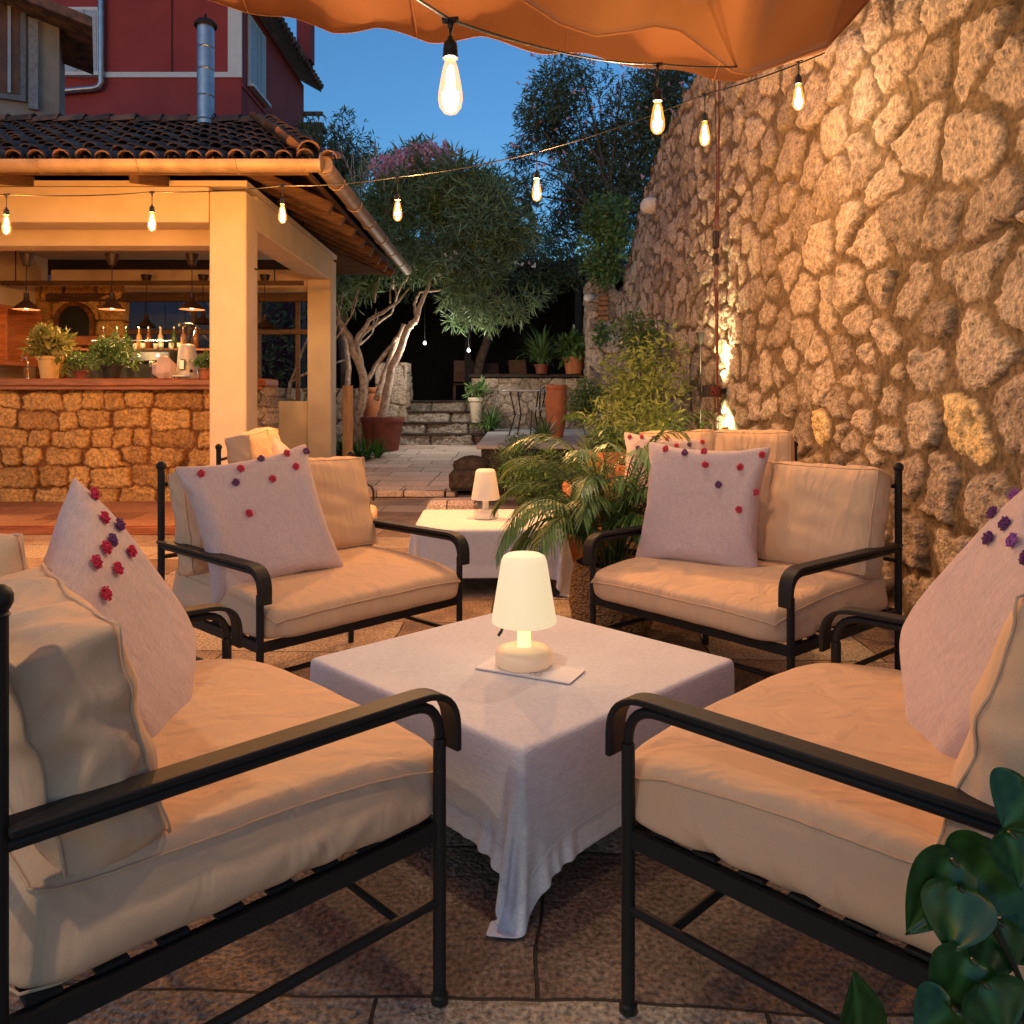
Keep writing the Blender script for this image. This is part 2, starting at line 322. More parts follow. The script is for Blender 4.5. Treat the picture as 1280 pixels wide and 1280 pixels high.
M = dict(
 iron = mat('black_iron', (.022,.02,.019), .5, bump=.08, bscale=60, spec=.2),
 cush = fabric('beige_cushion_canvas', (.69,.46,.29), 380, .22, .55, .05, sheen=.05),
 pill = fabric('mauve_pillow_linen', (.57,.44,.43), 300, .45, .25, .08, slub=True, sheen=.08),
 cloth = fabric('white_linen_cloth', (.70,.69,.74), 300, .5, .0, .085, slub=True, sheen=.0),
 pom1 = mat('crimson_wool', (.78,.03,.09), .95, var=.3, vscale=200, bump=.5, bscale=400, sheen=.1),
 pom2 = mat('purple_wool', (.20,.05,.20), .95, var=.3, vscale=200, bump=.5, bscale=400, sheen=.1),
 pom3 = mat('violet_wool', (.46,.14,.48), .95, var=.3, vscale=200, bump=.5, bscale=400, sheen=.1),
 wall = stone_mat('limestone_rubble', (.60,.485,.375), (.27,.205,.15), (.20,.145,.09), pit=1.0),
 wall2 = stone_mat('limestone_blocks', (.72,.42,.14), (.40,.21,.07), (.22,.09,.03), pit=.8),
 step = stone_mat('grey_step_stone', (.42,.37,.32), (.16,.14,.12), (.07,.055,.045), pit=.8, scale=.8),
 plaster = mat('cream_plaster', (.72,.57,.40), .9, var=.1, vscale=3, bump=.2, bscale=40),
 redw = mat('red_render', (.38,.055,.052), .9, var=.18, vscale=1.1, bump=.25, bscale=30),
 greyw = mat('grey_render', (.36,.30,.25), .9, var=.3, vscale=2, bump=.3, bscale=30),
 whitep = mat('white_paint', (.72,.72,.70), .55, var=.08),
 bluew = mat('pale_blue_frame', (.42,.48,.54), .6, var=.15, vscale=6),
 tile = mat('dark_clay_tile', (.26,.12,.07), .85, col2=(.07,.05,.04), vscale=5, bump=.5, bscale=40, rnd=.5),
 terra = mat('terracotta', (.48,.17,.065), .75, col2=(.33,.12,.05), vscale=7, bump=.25, bscale=60),
 terrad = mat('dark_terracotta', (.22,.05,.03), .6, col2=(.13,.035,.02), vscale=7, bump=.2),
 zinc = mat('galvanised_steel', (.42,.46,.5), .35, .85, var=.25, vscale=9, bump=.1),
 copper = mat('weathered_gutter', (.36,.26,.18), .55, .35, var=.35, vscale=6, bump=.15),
 darkwood = wood_mat('dark_rafter_wood', (.05,.022,.012), (.13,.06,.03), .7),
 counter = wood_mat('varnished_counter_wood', (.22,.06,.022), (.42,.14,.05), .28),
 board = wood_mat('pale_board_wood', (.42,.23,.10), (.60,.36,.17), .55, (12,12,1)),
 bark = mat('pale_bark', (.60,.48,.38), .9, col2=(.30,.22,.16), vscale=14, bump=.8, bscale=50),
 barkd = mat('dark_bark', (.12,.085,.06), .9, col2=(.05,.04,.03), vscale=14, bump=.8, bscale=50),
 ole = leaf_mat('oleander_leaf', (.05,.10,.05), (.26,.38,.18), .5, .2),
 oledark = leaf_mat('dark_oleander_leaf', (.03,.055,.03), (.13,.18,.09), .55, .15),
 lime = leaf_mat('yellow_green_leaf', (.10,.17,.03), (.46,.52,.14), .5, .25),
 shrub = leaf_mat('shrub_leaf', (.035,.09,.028), (.17,.29,.08), .45, .2),
 lav = leaf_mat('lavender_leaf', (.08,.14,.07), (.19,.26,.14), .7, .2),
 palm = leaf_mat('palm_leaf', (.045,.12,.03), (.22,.34,.09), .36, .2, .5),
 varieg = leaf_mat('variegated_leaf', (.10,.13,.02), (.50,.42,.16), .5, .2),
 pothos = leaf_mat('pothos_leaf', (.008,.032,.006), (.05,.14,.035), .20, .06, .35),
 pink = leaf_mat('pink_petal', (.70,.36,.50), (.9,.62,.74), .7, .3),
 white_fl = leaf_mat('white_petal', (.7,.66,.55), (.85,.83,.75), .7, .3),
 canvas = fabric('awning_canvas', (.30,.105,.028), 200, .1, .0, .04),
 rubber = mat('black_rubber', (.012,.011,.01), .5, spec=.5),
 soil = mat('soil', (.03,.02,.014), 1, bump=.8, bscale=30),
 wicker = None, dark = mat('near_black', (.012,.011,.011), .9),
 steel = mat('polished_steel', (.55,.52,.48), .25, 1, var=.1),
 rope = mat('rust_red_rope', (.20,.045,.035), .95, var=.4, vscale=60, bump=.8, bscale=300),
 blind = mat('slate_blue_blind', (.10,.14,.19), .7, var=.1),
 curtain = mat('pale_curtain', (.5,.56,.62), .8, var=.2, vscale=12),
)
# ---------------------------------------------------------------- rough stone surfaces (real relief)
def vnoise(P, seed=0):
    """value noise, P (n,2)"""
    r = np.random.default_rng(seed); T = r.random((64,64))
    i = np.floor(P).astype(int); f = P-i; f = f*f*(3-2*f)
    a = T[i[:,0]%64, i[:,1]%64]; b = T[(i[:,0]+1)%64, i[:,1]%64]; c = T[i[:,0]%64, (i[:,1]+1)%64]; d = T[(i[:,0]+1)%64, (i[:,1]+1)%64]
    return (a*(1-f[:,0])+b*f[:,0])*(1-f[:,1])+(c*(1-f[:,0])+d*f[:,0])*f[:,1]
def fbm(P, oct=4, seed=0, rough=.5):
    s = 0; amp = 1; tot = 0
    for k in range(oct): s = s+amp*vnoise(P*2**k+k*7.3, seed+k); tot += amp; amp *= rough
    return s/tot
def stones(us, vs, rnd, size=(.10,.26), coursed=False, rowh=.2, blockw=.34, mortar=.03, depth=.05, aspect=(1,1.6), yellow=(), rough=.016, rows=None):
    """grid of heights for a rubble wall: returns H, tint, stone mask, yellow mask (all flattened, u major)"""
    U, V = np.meshgrid(us, vs, indexing='ij'); P = np.stack([U.ravel(), V.ravel()], 1)
    wp = P + (np.stack([fbm(P*3.2, 3, 11), fbm(P*3.2, 3, 31)], 1)-.5)*(.10 if not coursed else .07)
    wp = wp + (np.stack([fbm(P*15, 3, 51,.7), fbm(P*15, 3, 61,.7)], 1)-.5)*.05
    u0, u1, v0, v1 = us[0]-.3, us[-1]+.3, vs[0]-.3, vs[-1]+.3
    seeds = []; rad = []
    if coursed:
        v = v0 if not rows else rows[0]; ri = 0
        while v < v1:
            if rows:
                if ri+1 >= len(rows): break
                h = rows[ri+1]-rows[ri]
            else: h = rowh*rnd.uniform(.65,1.3)
            ri += 1; u = u0+rnd.uniform(0,.3)
            while u < u1:
                w = blockw*rnd.uniform(.5,1.45); seeds.append((u+w/2, v+h/2+rnd.uniform(-.02,.02), w/2, h/2)); u += w
            v += h
        sd = np.array(seeds)
        nsd = len(sd)
    else:
        cell = size[0]; grid = {}; tries = int((u1-u0)*(v1-v0)/(size[0]**2)*9); k = 0
        cand = np.stack([rnd.uniform(u0,u1,tries), rnd.uniform(v0,v1,tries)],1)
        rr = fbm(cand*.9+3, 3, 77); rr = np.clip((rr-.3)/.4, 0, 1); rr = size[0]+(size[1]-size[0])*np.clip(rr*.7+rnd.random(tries)**2*.6,0,1)
        order = np.argsort(-rr*rnd.uniform(.75,1,tries))
        kept = []; g = {}
        cs = size[1]
        for j in order:
            x, y = cand[j]; r = rr[j]; ci, cj = int(x//cs), int(y//cs); ok = True
            for a in range(-1,2):
                for b in range(-1,2):
                    for (x2,y2,r2) in g.get((ci+a,cj+b),()):
                        dx = (x-x2); dy = (y-y2)*1.25
                        if dx*dx+dy*dy < ((r+r2)*.56)**2: ok = False; break
                    if not ok: break
                if not ok: break
            if ok: g.setdefault((ci,cj),[]).append((x,y,r)); kept.append((x,y,r))
        sd = np.array([(x,y,r*.5,r*.5) for x,y,r in kept]); nsd = len(sd)
    n = len(P); f1 = np.full(n, 9.0); f2 = np.full(n, 9.0); id1 = np.zeros(n, int)
    ang = rnd.uniform(-.3,.3,nsd); asp = rnd.uniform(*aspect, nsd); tint = rnd.random(nsd); tall = rnd.random(nsd) < .10
    # bin the grid columns: each seed touches only its neighbourhood
    nu, nv = len(us), len(vs)
    F1 = f1.reshape(nu,nv); F2 = f2.reshape(nu,nv); ID = id1.reshape(nu,nv); WU = wp[:,0].reshape(nu,nv); WV = wp[:,1].reshape(nu,nv)
    for j in range(nsd):
        cx, cy, hw, hh = sd[j]; reach = (max(hw,hh)*2.4+.12)
        a = np.searchsorted(us, cx-reach); b = np.searchsorted(us, cx+reach); c = np.searchsorted(vs, cy-reach); d = np.searchsorted(vs, cy+reach)
        if a >= b or c >= d: continue
        du = WU[a:b,c:d]-cx; dv = WV[a:b,c:d]-cy
        if coursed:
            q = .22; D = ((np.abs(du)/hw)**4.5+(np.abs(dv)/hh)**4.5)**(1/4.5)*min(hw,hh)
            D = np.maximum(D, 0)
        else:
            ca, sa = math.cos(ang[j]), math.sin(ang[j]); x = du*ca+dv*sa; y = -du*sa+dv*ca
            if tall[j]: x, y = y, x
            sx = math.sqrt(asp[j]); x = x/sx; y = y*sx
            D = (np.abs(x)**3.4+np.abs(y)**3.4)**(1/3.4) - hw*.35
        g1 = F1[a:b,c:d]; g2 = F2[a:b,c:d]; gi = ID[a:b,c:d]
        closer = D < g1; g2[:] = np.where(closer, g1, np.minimum(g2, D)); gi[:] = np.where(closer, j, gi); g1[:] = np.where(closer, D, g1)
    f1 = F1.ravel(); f2 = F2.ravel(); idn = ID.ravel()
    edge = (f2-f1)
    mw = mortar*(0.6+.9*fbm(P*2.3,2,5))
    t = np.clip((edge-mw)/(.026), 0, 1); mask = np.clip((edge-mw)/.012, 0, 1)
    prof = 1-(1-t)**2.2
    prt = rnd.uniform(.55,1.15,nsd)[idn]
    tlt = (rnd.uniform(-.12,.12,(nsd,2)))[idn]
    loc = P - sd[idn][:,:2]
    H = depth*prof*prt + mask*(tlt*loc).sum(1)
    H += mask*(fbm(P*8,3,91,.6)-.5)*rough*2.6 + mask*(fbm(P*26,2,17,.6)-.5)*rough*1.5 - mask*np.clip(fbm(P*17+4,2,37)-.62,0,1)*rough*6 + (1-mask)*(fbm(P*16,3,23)-.5)*.012
    yel = np.zeros(n)
    for (yu,yv) in yellow:
        k = np.argmin(((sd[:,:2]-np.array([yu,yv]))**2).sum(1)); mk = (idn == k)*mask
        yel = np.maximum(yel, mk)
    return H, tint[idn], mask, yel
def grid_faces(nu, nv):
    i = np.arange(nu-1)[:,None]*nv + np.arange(nv-1)[None,:]
    return np.stack([i, i+nv, i+nv+1, i+1], -1).reshape(-1,4)
def np_mesh(name, V, Fq, m, parent=None, attrs=None, smooth=True):
    me = bpy.data.meshes.new(name); n = len(V); k = len(Fq); q = Fq.shape[1]
    me.vertices.add(n); me.vertices.foreach_set('co', np.asarray(V, np.float32).ravel())
    me.loops.add(k*q); me.loops.foreach_set('vertex_index', Fq.astype(np.int32).ravel())
    me.polygons.add(k); me.polygons.foreach_set('loop_start', np.arange(0,k*q,q,dtype=np.int32)); me.polygons.foreach_set('loop_total', np.full(k,q,np.int32))
    me.polygons.foreach_set('use_smooth', np.full(k, smooth))
    for nm, a in (attrs or {}).items():
        at_ = me.attributes.new(nm,'FLOAT','POINT'); at_.data.foreach_set('value', np.asarray(a,np.float32))
    me.update(calc_edges=True); me.validate()
    o = bpy.data.objects.new(name, me); C.objects.link(o); me.materials.append(m)
    if parent: o.parent = parent
    return o
def stone_panel(name, origin, udir, ndir, us, vs, m, seed, parent=None, top=None, thick=.3, **kw):
    """a wall face with relief; the rim is folded back by `thick` so that it has depth"""
    rnd = np.random.default_rng(seed)
    H, ti, mk, ye = stones(us, vs, rnd, **kw)
    nu, nv = len(us), len(vs); U, V = np.meshgrid(us, vs, indexing='ij'); U = U.ravel().copy(); V = V.ravel().copy()
    if top is not None:   # squeeze the rows under an uneven top line
        tp = np.array([top(u) for u in us]); tpm = np.repeat(tp, nv); fr = (V-vs[0])/(vs[-1]-vs[0]); keep = V <= tpm
        V = np.minimum(V, tpm + 0*fr)
    H = H.reshape(nu,nv)
    u_ = np.array(udir, float); n_ = np.array(ndir, float); o_ = np.array(origin, float)
    def pos(U, V, Hh): return o_ + U[:,None]*u_ + Hh[:,None]*n_ + V[:,None]*np.array([0,0,1.0])
    P = pos(U, V, H.ravel()); Fq = grid_faces(nu, nv)
    Ul = [P]; A = [ti, mk, ye]; base = len(P)
    # rim: top row and both ends pushed back
    rim = []; idx = np.arange(nu*nv).reshape(nu,nv)
    loop = list(idx[0,:]) + list(idx[1:,-1]) + list(idx[-1,-2::-1])
    back = P[loop] - n_*(thick) ; extra = np.arange(base, base+len(loop))
    Ul.append(back)
    q = np.array([[loop[i], loop[i+1], extra[i+1], extra[i]] for i in range(len(loop)-1)])
    P = np.vstack(Ul); ti = np.concatenate([ti, ti[loop]]); mk = np.concatenate([mk, mk[loop]]); ye = np.concatenate([ye, ye[loop]])
    if np.cross(u_, [0,0,1]).dot(n_) < 0: Fq = Fq[:,::-1]; q = q[:,::-1]
    return np_mesh(name, P, np.vstack([Fq, q]), m, parent, dict(tint=ti, stone=mk, smooth_block=ye))

# ---------------------------------------------------------------- cloth solver (position based)
def colour_edges(E, n):
    used = [0]*n; col = []
    for a, b in E:
        m_ = used[a] | used[b]; k = 0
        while m_ >> k & 1: k += 1
        used[a] |= 1 << k; used[b] |= 1 << k; col.append(k)
    col = np.array(col); return [np.where(col == k)[0] for k in range(col.max()+1)]
def pbd(Vx, E, stiff, rest, tri=None, steps=100, iters=6, vol=None, grav=0, w=None, collide=None, damp=.92, dt=1/30., force=None):
    x = Vx.astype(float).copy(); n = len(x); v = np.zeros_like(x); w = np.ones(n) if w is None else w
    groups = [(E[g,0], E[g,1], rest[g], stiff[g]) for g in colour_edges(E.tolist(), n)]
    for s in range(steps):
        f = np.zeros_like(x); f[:,2] += grav
        if vol is not None:
            a, b, c = x[tri[:,0]], x[tri[:,1]], x[tri[:,2]]; cr = np.cross(b-a, c-a); vv = (np.einsum('ij,ij->i', a, np.cross(b,c))).sum()/6
            p = 5000*max(0., (vol*min(1,(s+1)/(steps*.5))-vv)/vol) * 1.0
            nf = np.zeros_like(x)
            for k in range(3): 
                for d in range(3): nf[:,d] += np.bincount(tri[:,k], cr[:,d], n)
            f += nf*p*n/60.
        if force is not None: f += force(x, s)
        v = (v + f*dt*(w[:,None] > 0))*damp; sp = np.linalg.norm(v, axis=1, keepdims=True); v *= np.minimum(1, .8/np.maximum(sp,1e-9))
        q = x + v*dt
        for it in range(iters):
            for (a, b, r, k) in groups:
                d = q[b]-q[a]; L = np.sqrt((d*d).sum(1))+1e-9; wa, wb = w[a], w[b]; ws = wa+wb+1e-9
                cc = (k*(L-r)/L/ws)[:,None]*d; q[a] += cc*wa[:,None]; q[b] -= cc*wb[:,None]
            if collide is not None: collide(q, x)
        v = (q-x)/dt; x = q
    return x
def sheet_edges(I, bend=.12):
    """I: 2d array of vertex ids -> structural, shear and bending edges with stiffness"""
    E = []; K = []
    def ad(a, b, k): E.append(np.stack([a.ravel(), b.ravel()],1)); K.append(np.full(a.size, k))
    ad(I[:-1],I[1:],1.); ad(I[:,:-1],I[:,1:],1.); ad(I[:-1,:-1],I[1:,1:],.5); ad(I[1:,:-1],I[:-1,1:],.5)
    ad(I[:-2],I[2:],bend); ad(I[:,:-2],I[:,2:],bend)
    return np.vstack(E), np.concatenate(K)

def sim_pillow(size=.48, n=34, vol=.013, seed=1, sag=.0):
    g = np.linspace(-size/2, size/2, n); A = np.arange(n*n).reshape(n,n); B = A.copy(); inner = np.arange((n-2)*(n-2)).reshape(n-2,n-2)+n*n; B[1:-1,1:-1] = inner
    Xg, Yg = np.meshgrid(g, g, indexing='ij'); P = np.zeros((n*n+(n-2)**2, 3)); r = np.random.default_rng(seed)
    P[:n*n,0] = Xg.ravel(); P[:n*n,1] = Yg.ravel(); P[n*n:,0] = Xg[1:-1,1:-1].ravel(); P[n*n:,1] = Yg[1:-1,1:-1].ravel()
    rest_P = P.copy(); P[:n*n,2] = .004; P[n*n:,2] = -.004; edge = np.concatenate([A[0],A[-1],A[:,0],A[:,-1]]); P[edge,2] = 0
    P += r.normal(0,.0012,P.shape)
    E1,K1 = sheet_edges(A); E2,K2 = sheet_edges(B); E = np.vstack([E1,E2]); K = np.concatenate([K1,K2])
    rest = np.linalg.norm(rest_P[E[:,0]]-rest_P[E[:,1]],axis=1)
    q1 = grid_faces(n,n); q2 = B.ravel()[grid_faces(n,n)][:,::-1]
    qs = np.vstack([q1,q2]); tri = np.vstack([qs[:,[0,1,2]], qs[:,[0,2,3]]])
    x = pbd(P, E, K, rest, tri, 110, 6, vol, damp=.9, force=(lambda x,s: np.array([0,-sag,0.])*np.exp(0*x[:,:1])) if sag else None)
    x -= x.mean(0)
    return x, qs, A
def sim_box_perimeter(nx,ny): return None
def sim_box(sx, sy, sz, vol, nx=34, ny=28, nz=7, seed=3, slack=1.03, floor=True, gather=1.05, core=.16):
    """box cushion: closed quad mesh, slightly slack cover, filled to a volume"""
    ids = {}; P = []
    def vid(i,j,k):
        if (i,j,k) not in ids: ids[(i,j,k)] = len(P); P.append(((i/(nx)-.5)*sx, (j/(ny)-.5)*sy, (k/nz)*sz))
        return ids[(i,j,k)]
    sheets = []
    for k in (0,nz): sheets.append((np.array([[vid(i,j,k) for j in range(ny+1)] for i in range(nx+1)]), k == 0))
    for j in (0,ny): sheets.append((np.array([[vid(i,j,k) for k in range(nz+1)] for i in range(nx+1)]), j != 0))
    for i in (0,nx): sheets.append((np.array([[vid(i,j,k) for k in range(nz+1)] for j in range(ny+1)]), i == 0))
    P = np.array(P); E = []; K = []; Q = []
    for I, flip in sheets:
        e, k = sheet_edges(I); E.append(e); K.append(k); q = I.ravel()[grid_faces(*I.shape)]
        Q.append(q[:,::-1] if flip else q)
    E = np.vstack(E); K = np.concatenate(K); Q = np.vstack(Q)
    key = np.sort(E,1); _, u = np.unique(key[:,0]*100000+key[:,1], return_index=True); E = E[u]; K = K[u]
    rest = np.linalg.norm(P[E[:,0]]-P[E[:,1]],axis=1)*slack
    a_, b_ = P[E[:,0]], P[E[:,1]]   # the side bands are gathered: a little more cloth than seam
    ax = 2 if floor else 1; lo, hi = P[:,ax].min()+1e-6, P[:,ax].max()-1e-6
    side = (a_[:,ax] > lo)&(a_[:,ax] < hi)&(np.abs(a_[:,ax]-b_[:,ax]) < 1e-6); rest[side] *= gather
    # foam core: opposite faces are tied together
    S0, S1 = (sheets[0][0], sheets[1][0]) if floor else (sheets[2][0], sheets[3][0]); tk = sz if floor else sy
    s0, s1 = S0[1:-1,1:-1].ravel(), S1[1:-1,1:-1].ravel(); nI = S0.shape; ii = np.arange(nI[0])[1:-1,None]/(nI[0]-1); jj = np.arange(nI[1])[None,1:-1]/(nI[1]-1)
    dome = (1-np.abs(2*ii-1)**5)*(1-np.abs(2*jj-1)**5)
    E = np.vstack([E, np.stack([s0,s1],1)]); K = np.concatenate([K, np.full(len(s0), .35)]); rest = np.concatenate([rest, (tk*(1.0+core*dome)).ravel()])
    c = P.mean(0); a, b, cc = P[Q[:,0]], P[Q[:,1]], P[Q[:,2]]; nn = np.cross(b-a, cc-a); outw = ((a-c)*nn).sum(1); Q[outw<0] = Q[outw<0][:,::-1]
    tri = np.vstack([Q[:,[0,1,2]], Q[:,[0,2,3]]]); r = np.random.default_rng(seed)
    P = P + r.normal(0,.002,P.shape)
    col = (lambda q, x: q.__setitem__((slice(None),2), np.maximum(q[:,2], 0))) if floor else None
    x = pbd(P, E, K, rest, tri, 90, 6, vol, grav=-2.0 if floor else 0, damp=.88, collide=col)
    if not floor: x[:,2] -= sz/2
    x[:,:2] -= x[:,:2].mean(0)
    T = sheets[1][0]; F_ = sheets[0][0]; loops = [np.concatenate([I[:,0],I[-1,1:],I[::-1,-1][1:],I[0,::-1][1:]]) for I in (T, F_)]
    if not floor: I1 = sheets[2][0]; I2 = sheets[3][0]; loops = [np.concatenate([I[:,0],I[-1,1:],I[::-1,-1][1:],I[0,::-1][1:]]) for I in (I1, I2)]
    return x, Q, loops
def ripple(sim, kind, amp=1.0):
    x, Q, L = sim; x = x.copy(); c = x.mean(0); h = np.abs(x-c).max(0)
    if kind == 'seat':
        n = (x-c)/h; ex_ = np.clip(np.abs(n[:,0])+np.abs(n[:,1])-1.72, 0, .3); x[:,:2] = c[:2]+(x[:,:2]-c[:2])*(1-ex_[:,None]*.28)
        s = np.maximum(np.abs(n[:,0]), np.abs(n[:,1])); side = np.clip((s-.86)/.1,0,1)
        d = np.where(np.abs(n[:,0])[:,None] > np.abs(n[:,1])[:,None], np.stack([np.sign(n[:,0]),0*s],1), np.stack([0*s,np.sign(n[:,1])],1))
        t = np.where(np.abs(n[:,0]) > np.abs(n[:,1]), x[:,1], x[:,0])
        f = fbm(np.stack([t*17+3, x[:,2]*4+9],1), 2, 3)-.5
        x[:,:2] += d*(f*side*.016*amp)[:,None]
        top = (n[:,2] > .2)*(1-np.clip((s-.9)/.1,0,1)); x[:,2] += top*(fbm(np.stack([x[:,0]*4+x[:,1]*3+2, x[:,1]*15-x[:,0]*6+7],1), 2, 8)-.5)*.011*amp
    else:
        n = (x-c)/h; f = fbm(np.stack([x[:,0]*4.5+5, x[:,2]*19+x[:,0]*3+7],1), 2, 13)-.5
        edge = 1-np.clip((np.maximum(np.abs(n[:,0]),np.abs(n[:,2]))-.88)/.12,0,1); x[:,1] += np.sign(n[:,1])*f*edge*.020*amp
        sd = np.clip((np.abs(n[:,0])-.85)/.1,0,1); x[:,0] += np.sign(n[:,0])*f*sd*.010*amp
    return x, Q, L
def quad_obj(name, x, Q, m, parent=None, sub=1):
    o = np_mesh(name, x, Q, m, parent)
    if sub: q = o.modifiers.new('s','SUBSURF'); q.levels = sub; q.render_levels = sub
    return o
def sim_cloth(hx, hy, top, dx, dy, n=64, seed=5, wind=(0,0,0), steps=150, lean=None):
    """a square cloth laid over a table (half sizes hx, hy) with overhang dx, dy"""
    k_ = n//6; gl = lambda h, d: np.concatenate([np.linspace(-h-d,-h,k_+1)[:-1], np.linspace(-h,h,n-2*k_), np.linspace(h,h+d,k_+1)[1:]]); gx = gl(hx,dx); gy = gl(hy,dy); I = np.arange(n*n).reshape(n,n)
    Xg, Yg = np.meshgrid(gx, gy, indexing='ij'); P = np.stack([Xg.ravel(), Yg.ravel(), np.full(n*n, top)],1)
    E, K = sheet_edges(I, .04); rest = np.linalg.norm(P[E[:,0]]-P[E[:,1]],axis=1)
    cor = (P[:,0] < -hx)&(P[:,1] < -hy)
    w = np.ones(n*n); w[(np.abs(P[:,0]) < hx+1e-5)&(np.abs(P[:,1]) < hy+1e-5)] = 0
    r = np.random.default_rng(seed); P = P + r.normal(0,.002,P.shape)*w[:,None]; wd = np.array(wind, float)
    ph = r.uniform(0,6,4)
    def collide(q, x):
        ax = np.abs(q[:,0]); ay = np.abs(q[:,1]); ins = (ax < hx)&(ay < hy)&(q[:,2] < top)&(w>0)
        px = hx-ax; py = hy-ay; pz = top-q[:,2]
        mz = ins & (pz <= np.minimum(px,py)); q[mz,2] = top
        mx_ = ins & ~mz & (px <= py); q[mx_,0] = np.sign(q[mx_,0])*hx
        my_ = ins & ~mz & ~mx_; q[my_,1] = np.sign(q[my_,1])*hy
        q[:,2] = np.maximum(q[:,2], .008)
    def force(x, s):
        f = np.zeros_like(x) + wd
        if s < steps*.6:   # a gentle flutter while it falls gives the hems their waves
            d = np.sin(x[:,0]*17+ph[0])+np.sin(x[:,1]*19+ph[1]); o = x[:,:2]/(np.linalg.norm(x[:,:2],axis=1,keepdims=True)+1e-6)
            f[:,:2] += o*(d*1.1)[:,None]
        if lean: f[cor] += np.array(lean)
        return f
    x = pbd(P, E, K, rest, None, steps, 8, None, grav=-9.8, w=w, collide=collide, damp=.96, force=force)
    return x, grid_faces(n,n), I

# ---------------------------------------------------------------- foliage
def leaves(mb_name, centers, radii, count, size, m, parent=None, aspect=.2, droop=.3, seed=1, curl=.12, updir=0, shape=4, squash=(1,1,1), clump=0, whorl=1, shell=.0):
    """one mesh of folded leaf blades spread through a set of ellipsoid clumps"""
    r = np.random.default_rng(seed); centers = np.asarray(centers, float); k = len(centers); radii = np.broadcast_to(np.asarray(radii, float), (k,))
    pw = radii**2.4; pw = pw/pw.sum(); which = r.choice(k, count//whorl, p=pw)
    d = r.normal(size=(len(which),3)); d /= np.linalg.norm(d,axis=1,keepdims=True); rad = (shell+(1-shell)*r.random(len(which)))**(1/2.2)
    pos = centers[which]+d*(radii[which]*rad)[:,None]*np.array(squash)
    if clump:
        nk = fbm(np.stack([pos[:,0]*clump+pos[:,1]*.7, pos[:,2]*clump+pos[:,1]*.4],1)+50, 3, seed); keep = nk > .44; pos = pos[keep]; d = d[keep]; which = which[keep]
    pos = np.repeat(pos, whorl, 0); d = np.repeat(d, whorl, 0); n = len(pos)
    dirs = d*.6+r.normal(size=(n,3))*.75; dirs[:,2] += updir-droop; dirs /= np.linalg.norm(dirs,axis=1,keepdims=True)
    side = np.cross(dirs, r.normal(size=(n,3))); side /= np.linalg.norm(side,axis=1,keepdims=True)+1e-9; nr = np.cross(side, dirs)
    L = size*r.uniform(.6,1.3,n)[:,None]; wd = L*aspect
    base = pos; mid = pos+dirs*L*.5 - nr*L*curl*.4; tip = pos+dirs*L - nr*L*curl*1.4
    V = np.stack([base, mid+side*wd*.5+nr*wd*.12, tip, mid-side*wd*.5+nr*wd*.12], 1).reshape(-1,3)
    i = np.arange(n)*4; T = np.stack([np.stack([i,i+1,i+2],1), np.stack([i,i+2,i+3],1)],1).reshape(-1,3)
    rn = np.repeat(np.clip(r.random(n)*.7+.3*fbm(np.stack([pos[:,0]*1.5,pos[:,2]*1.5],1)+9,2,seed),0,1),4)
    return np_mesh(mb_name, V, T, m, parent, dict(rnd=rn), smooth=False)
def blades(mb, base, n, L, w, seed, spread=.8, m=None, droop=.6, seg=5):
    """strap leaves arching out of one base"""
    r = random.Random(seed)
    for k in range(n):
        az = r.uniform(0,6.28); el = r.uniform(.5,1.45); l = L*r.uniform(.6,1.1); p = Vector(base)+Vector((math.cos(az),math.sin(az),0))*.02
        dv = Vector((math.cos(az)*math.cos(el)*spread, math.sin(az)*math.cos(el)*spread, math.sin(el))); sd = Vector((-math.sin(az),math.cos(az),0)); V = []; 
        for i in range(seg+1):
            t = i/seg; ww = w*(math.sin(math.pi*min(1,.15+t*.85))**.7)*.5 if i < seg else .0005
            V += [tuple(p-sd*ww), tuple(p+sd*ww)]
            p = p+dv*(l/seg); dv = (dv+Vector((0,0,-droop/seg*(1+t)))).normalized()
        mb.add(V, [(2*i,2*i+1,2*i+3,2*i+2) for i in range(seg)])
def trunk_tree(mb, p0, d0, L, r0, depth, rnd, tips, spread=.6, bend=.25, seg=5, shrink=.72):
    p = Vector(p0); d = Vector(d0).normalized(); pts = [p.copy()]; rs = [r0]
    for i in range(seg):
        d = (d+Vector([rnd.gauss(0,bend*.35) for _ in range(3)])+Vector((0,0,.05))).normalized(); p = p+d*(L/seg); pts.append(p.copy()); rs.append(r0*(1-(1-shrink)*(i+1)/seg))
    mb.tube(pts, rs, n=8 if r0 > .03 else 5)
    if depth == 0: tips.append(p); return
    for k in range(rnd.choice((2,2,3))):
        nd = (d+Vector([rnd.gauss(0,spread) for _ in range(3)])+Vector((0,0,.15))).normalized()
        trunk_tree(mb, p, nd, L*rnd.uniform(.6,.85), r0*shrink*.8, depth-1, rnd, tips, spread, bend, seg, shrink)
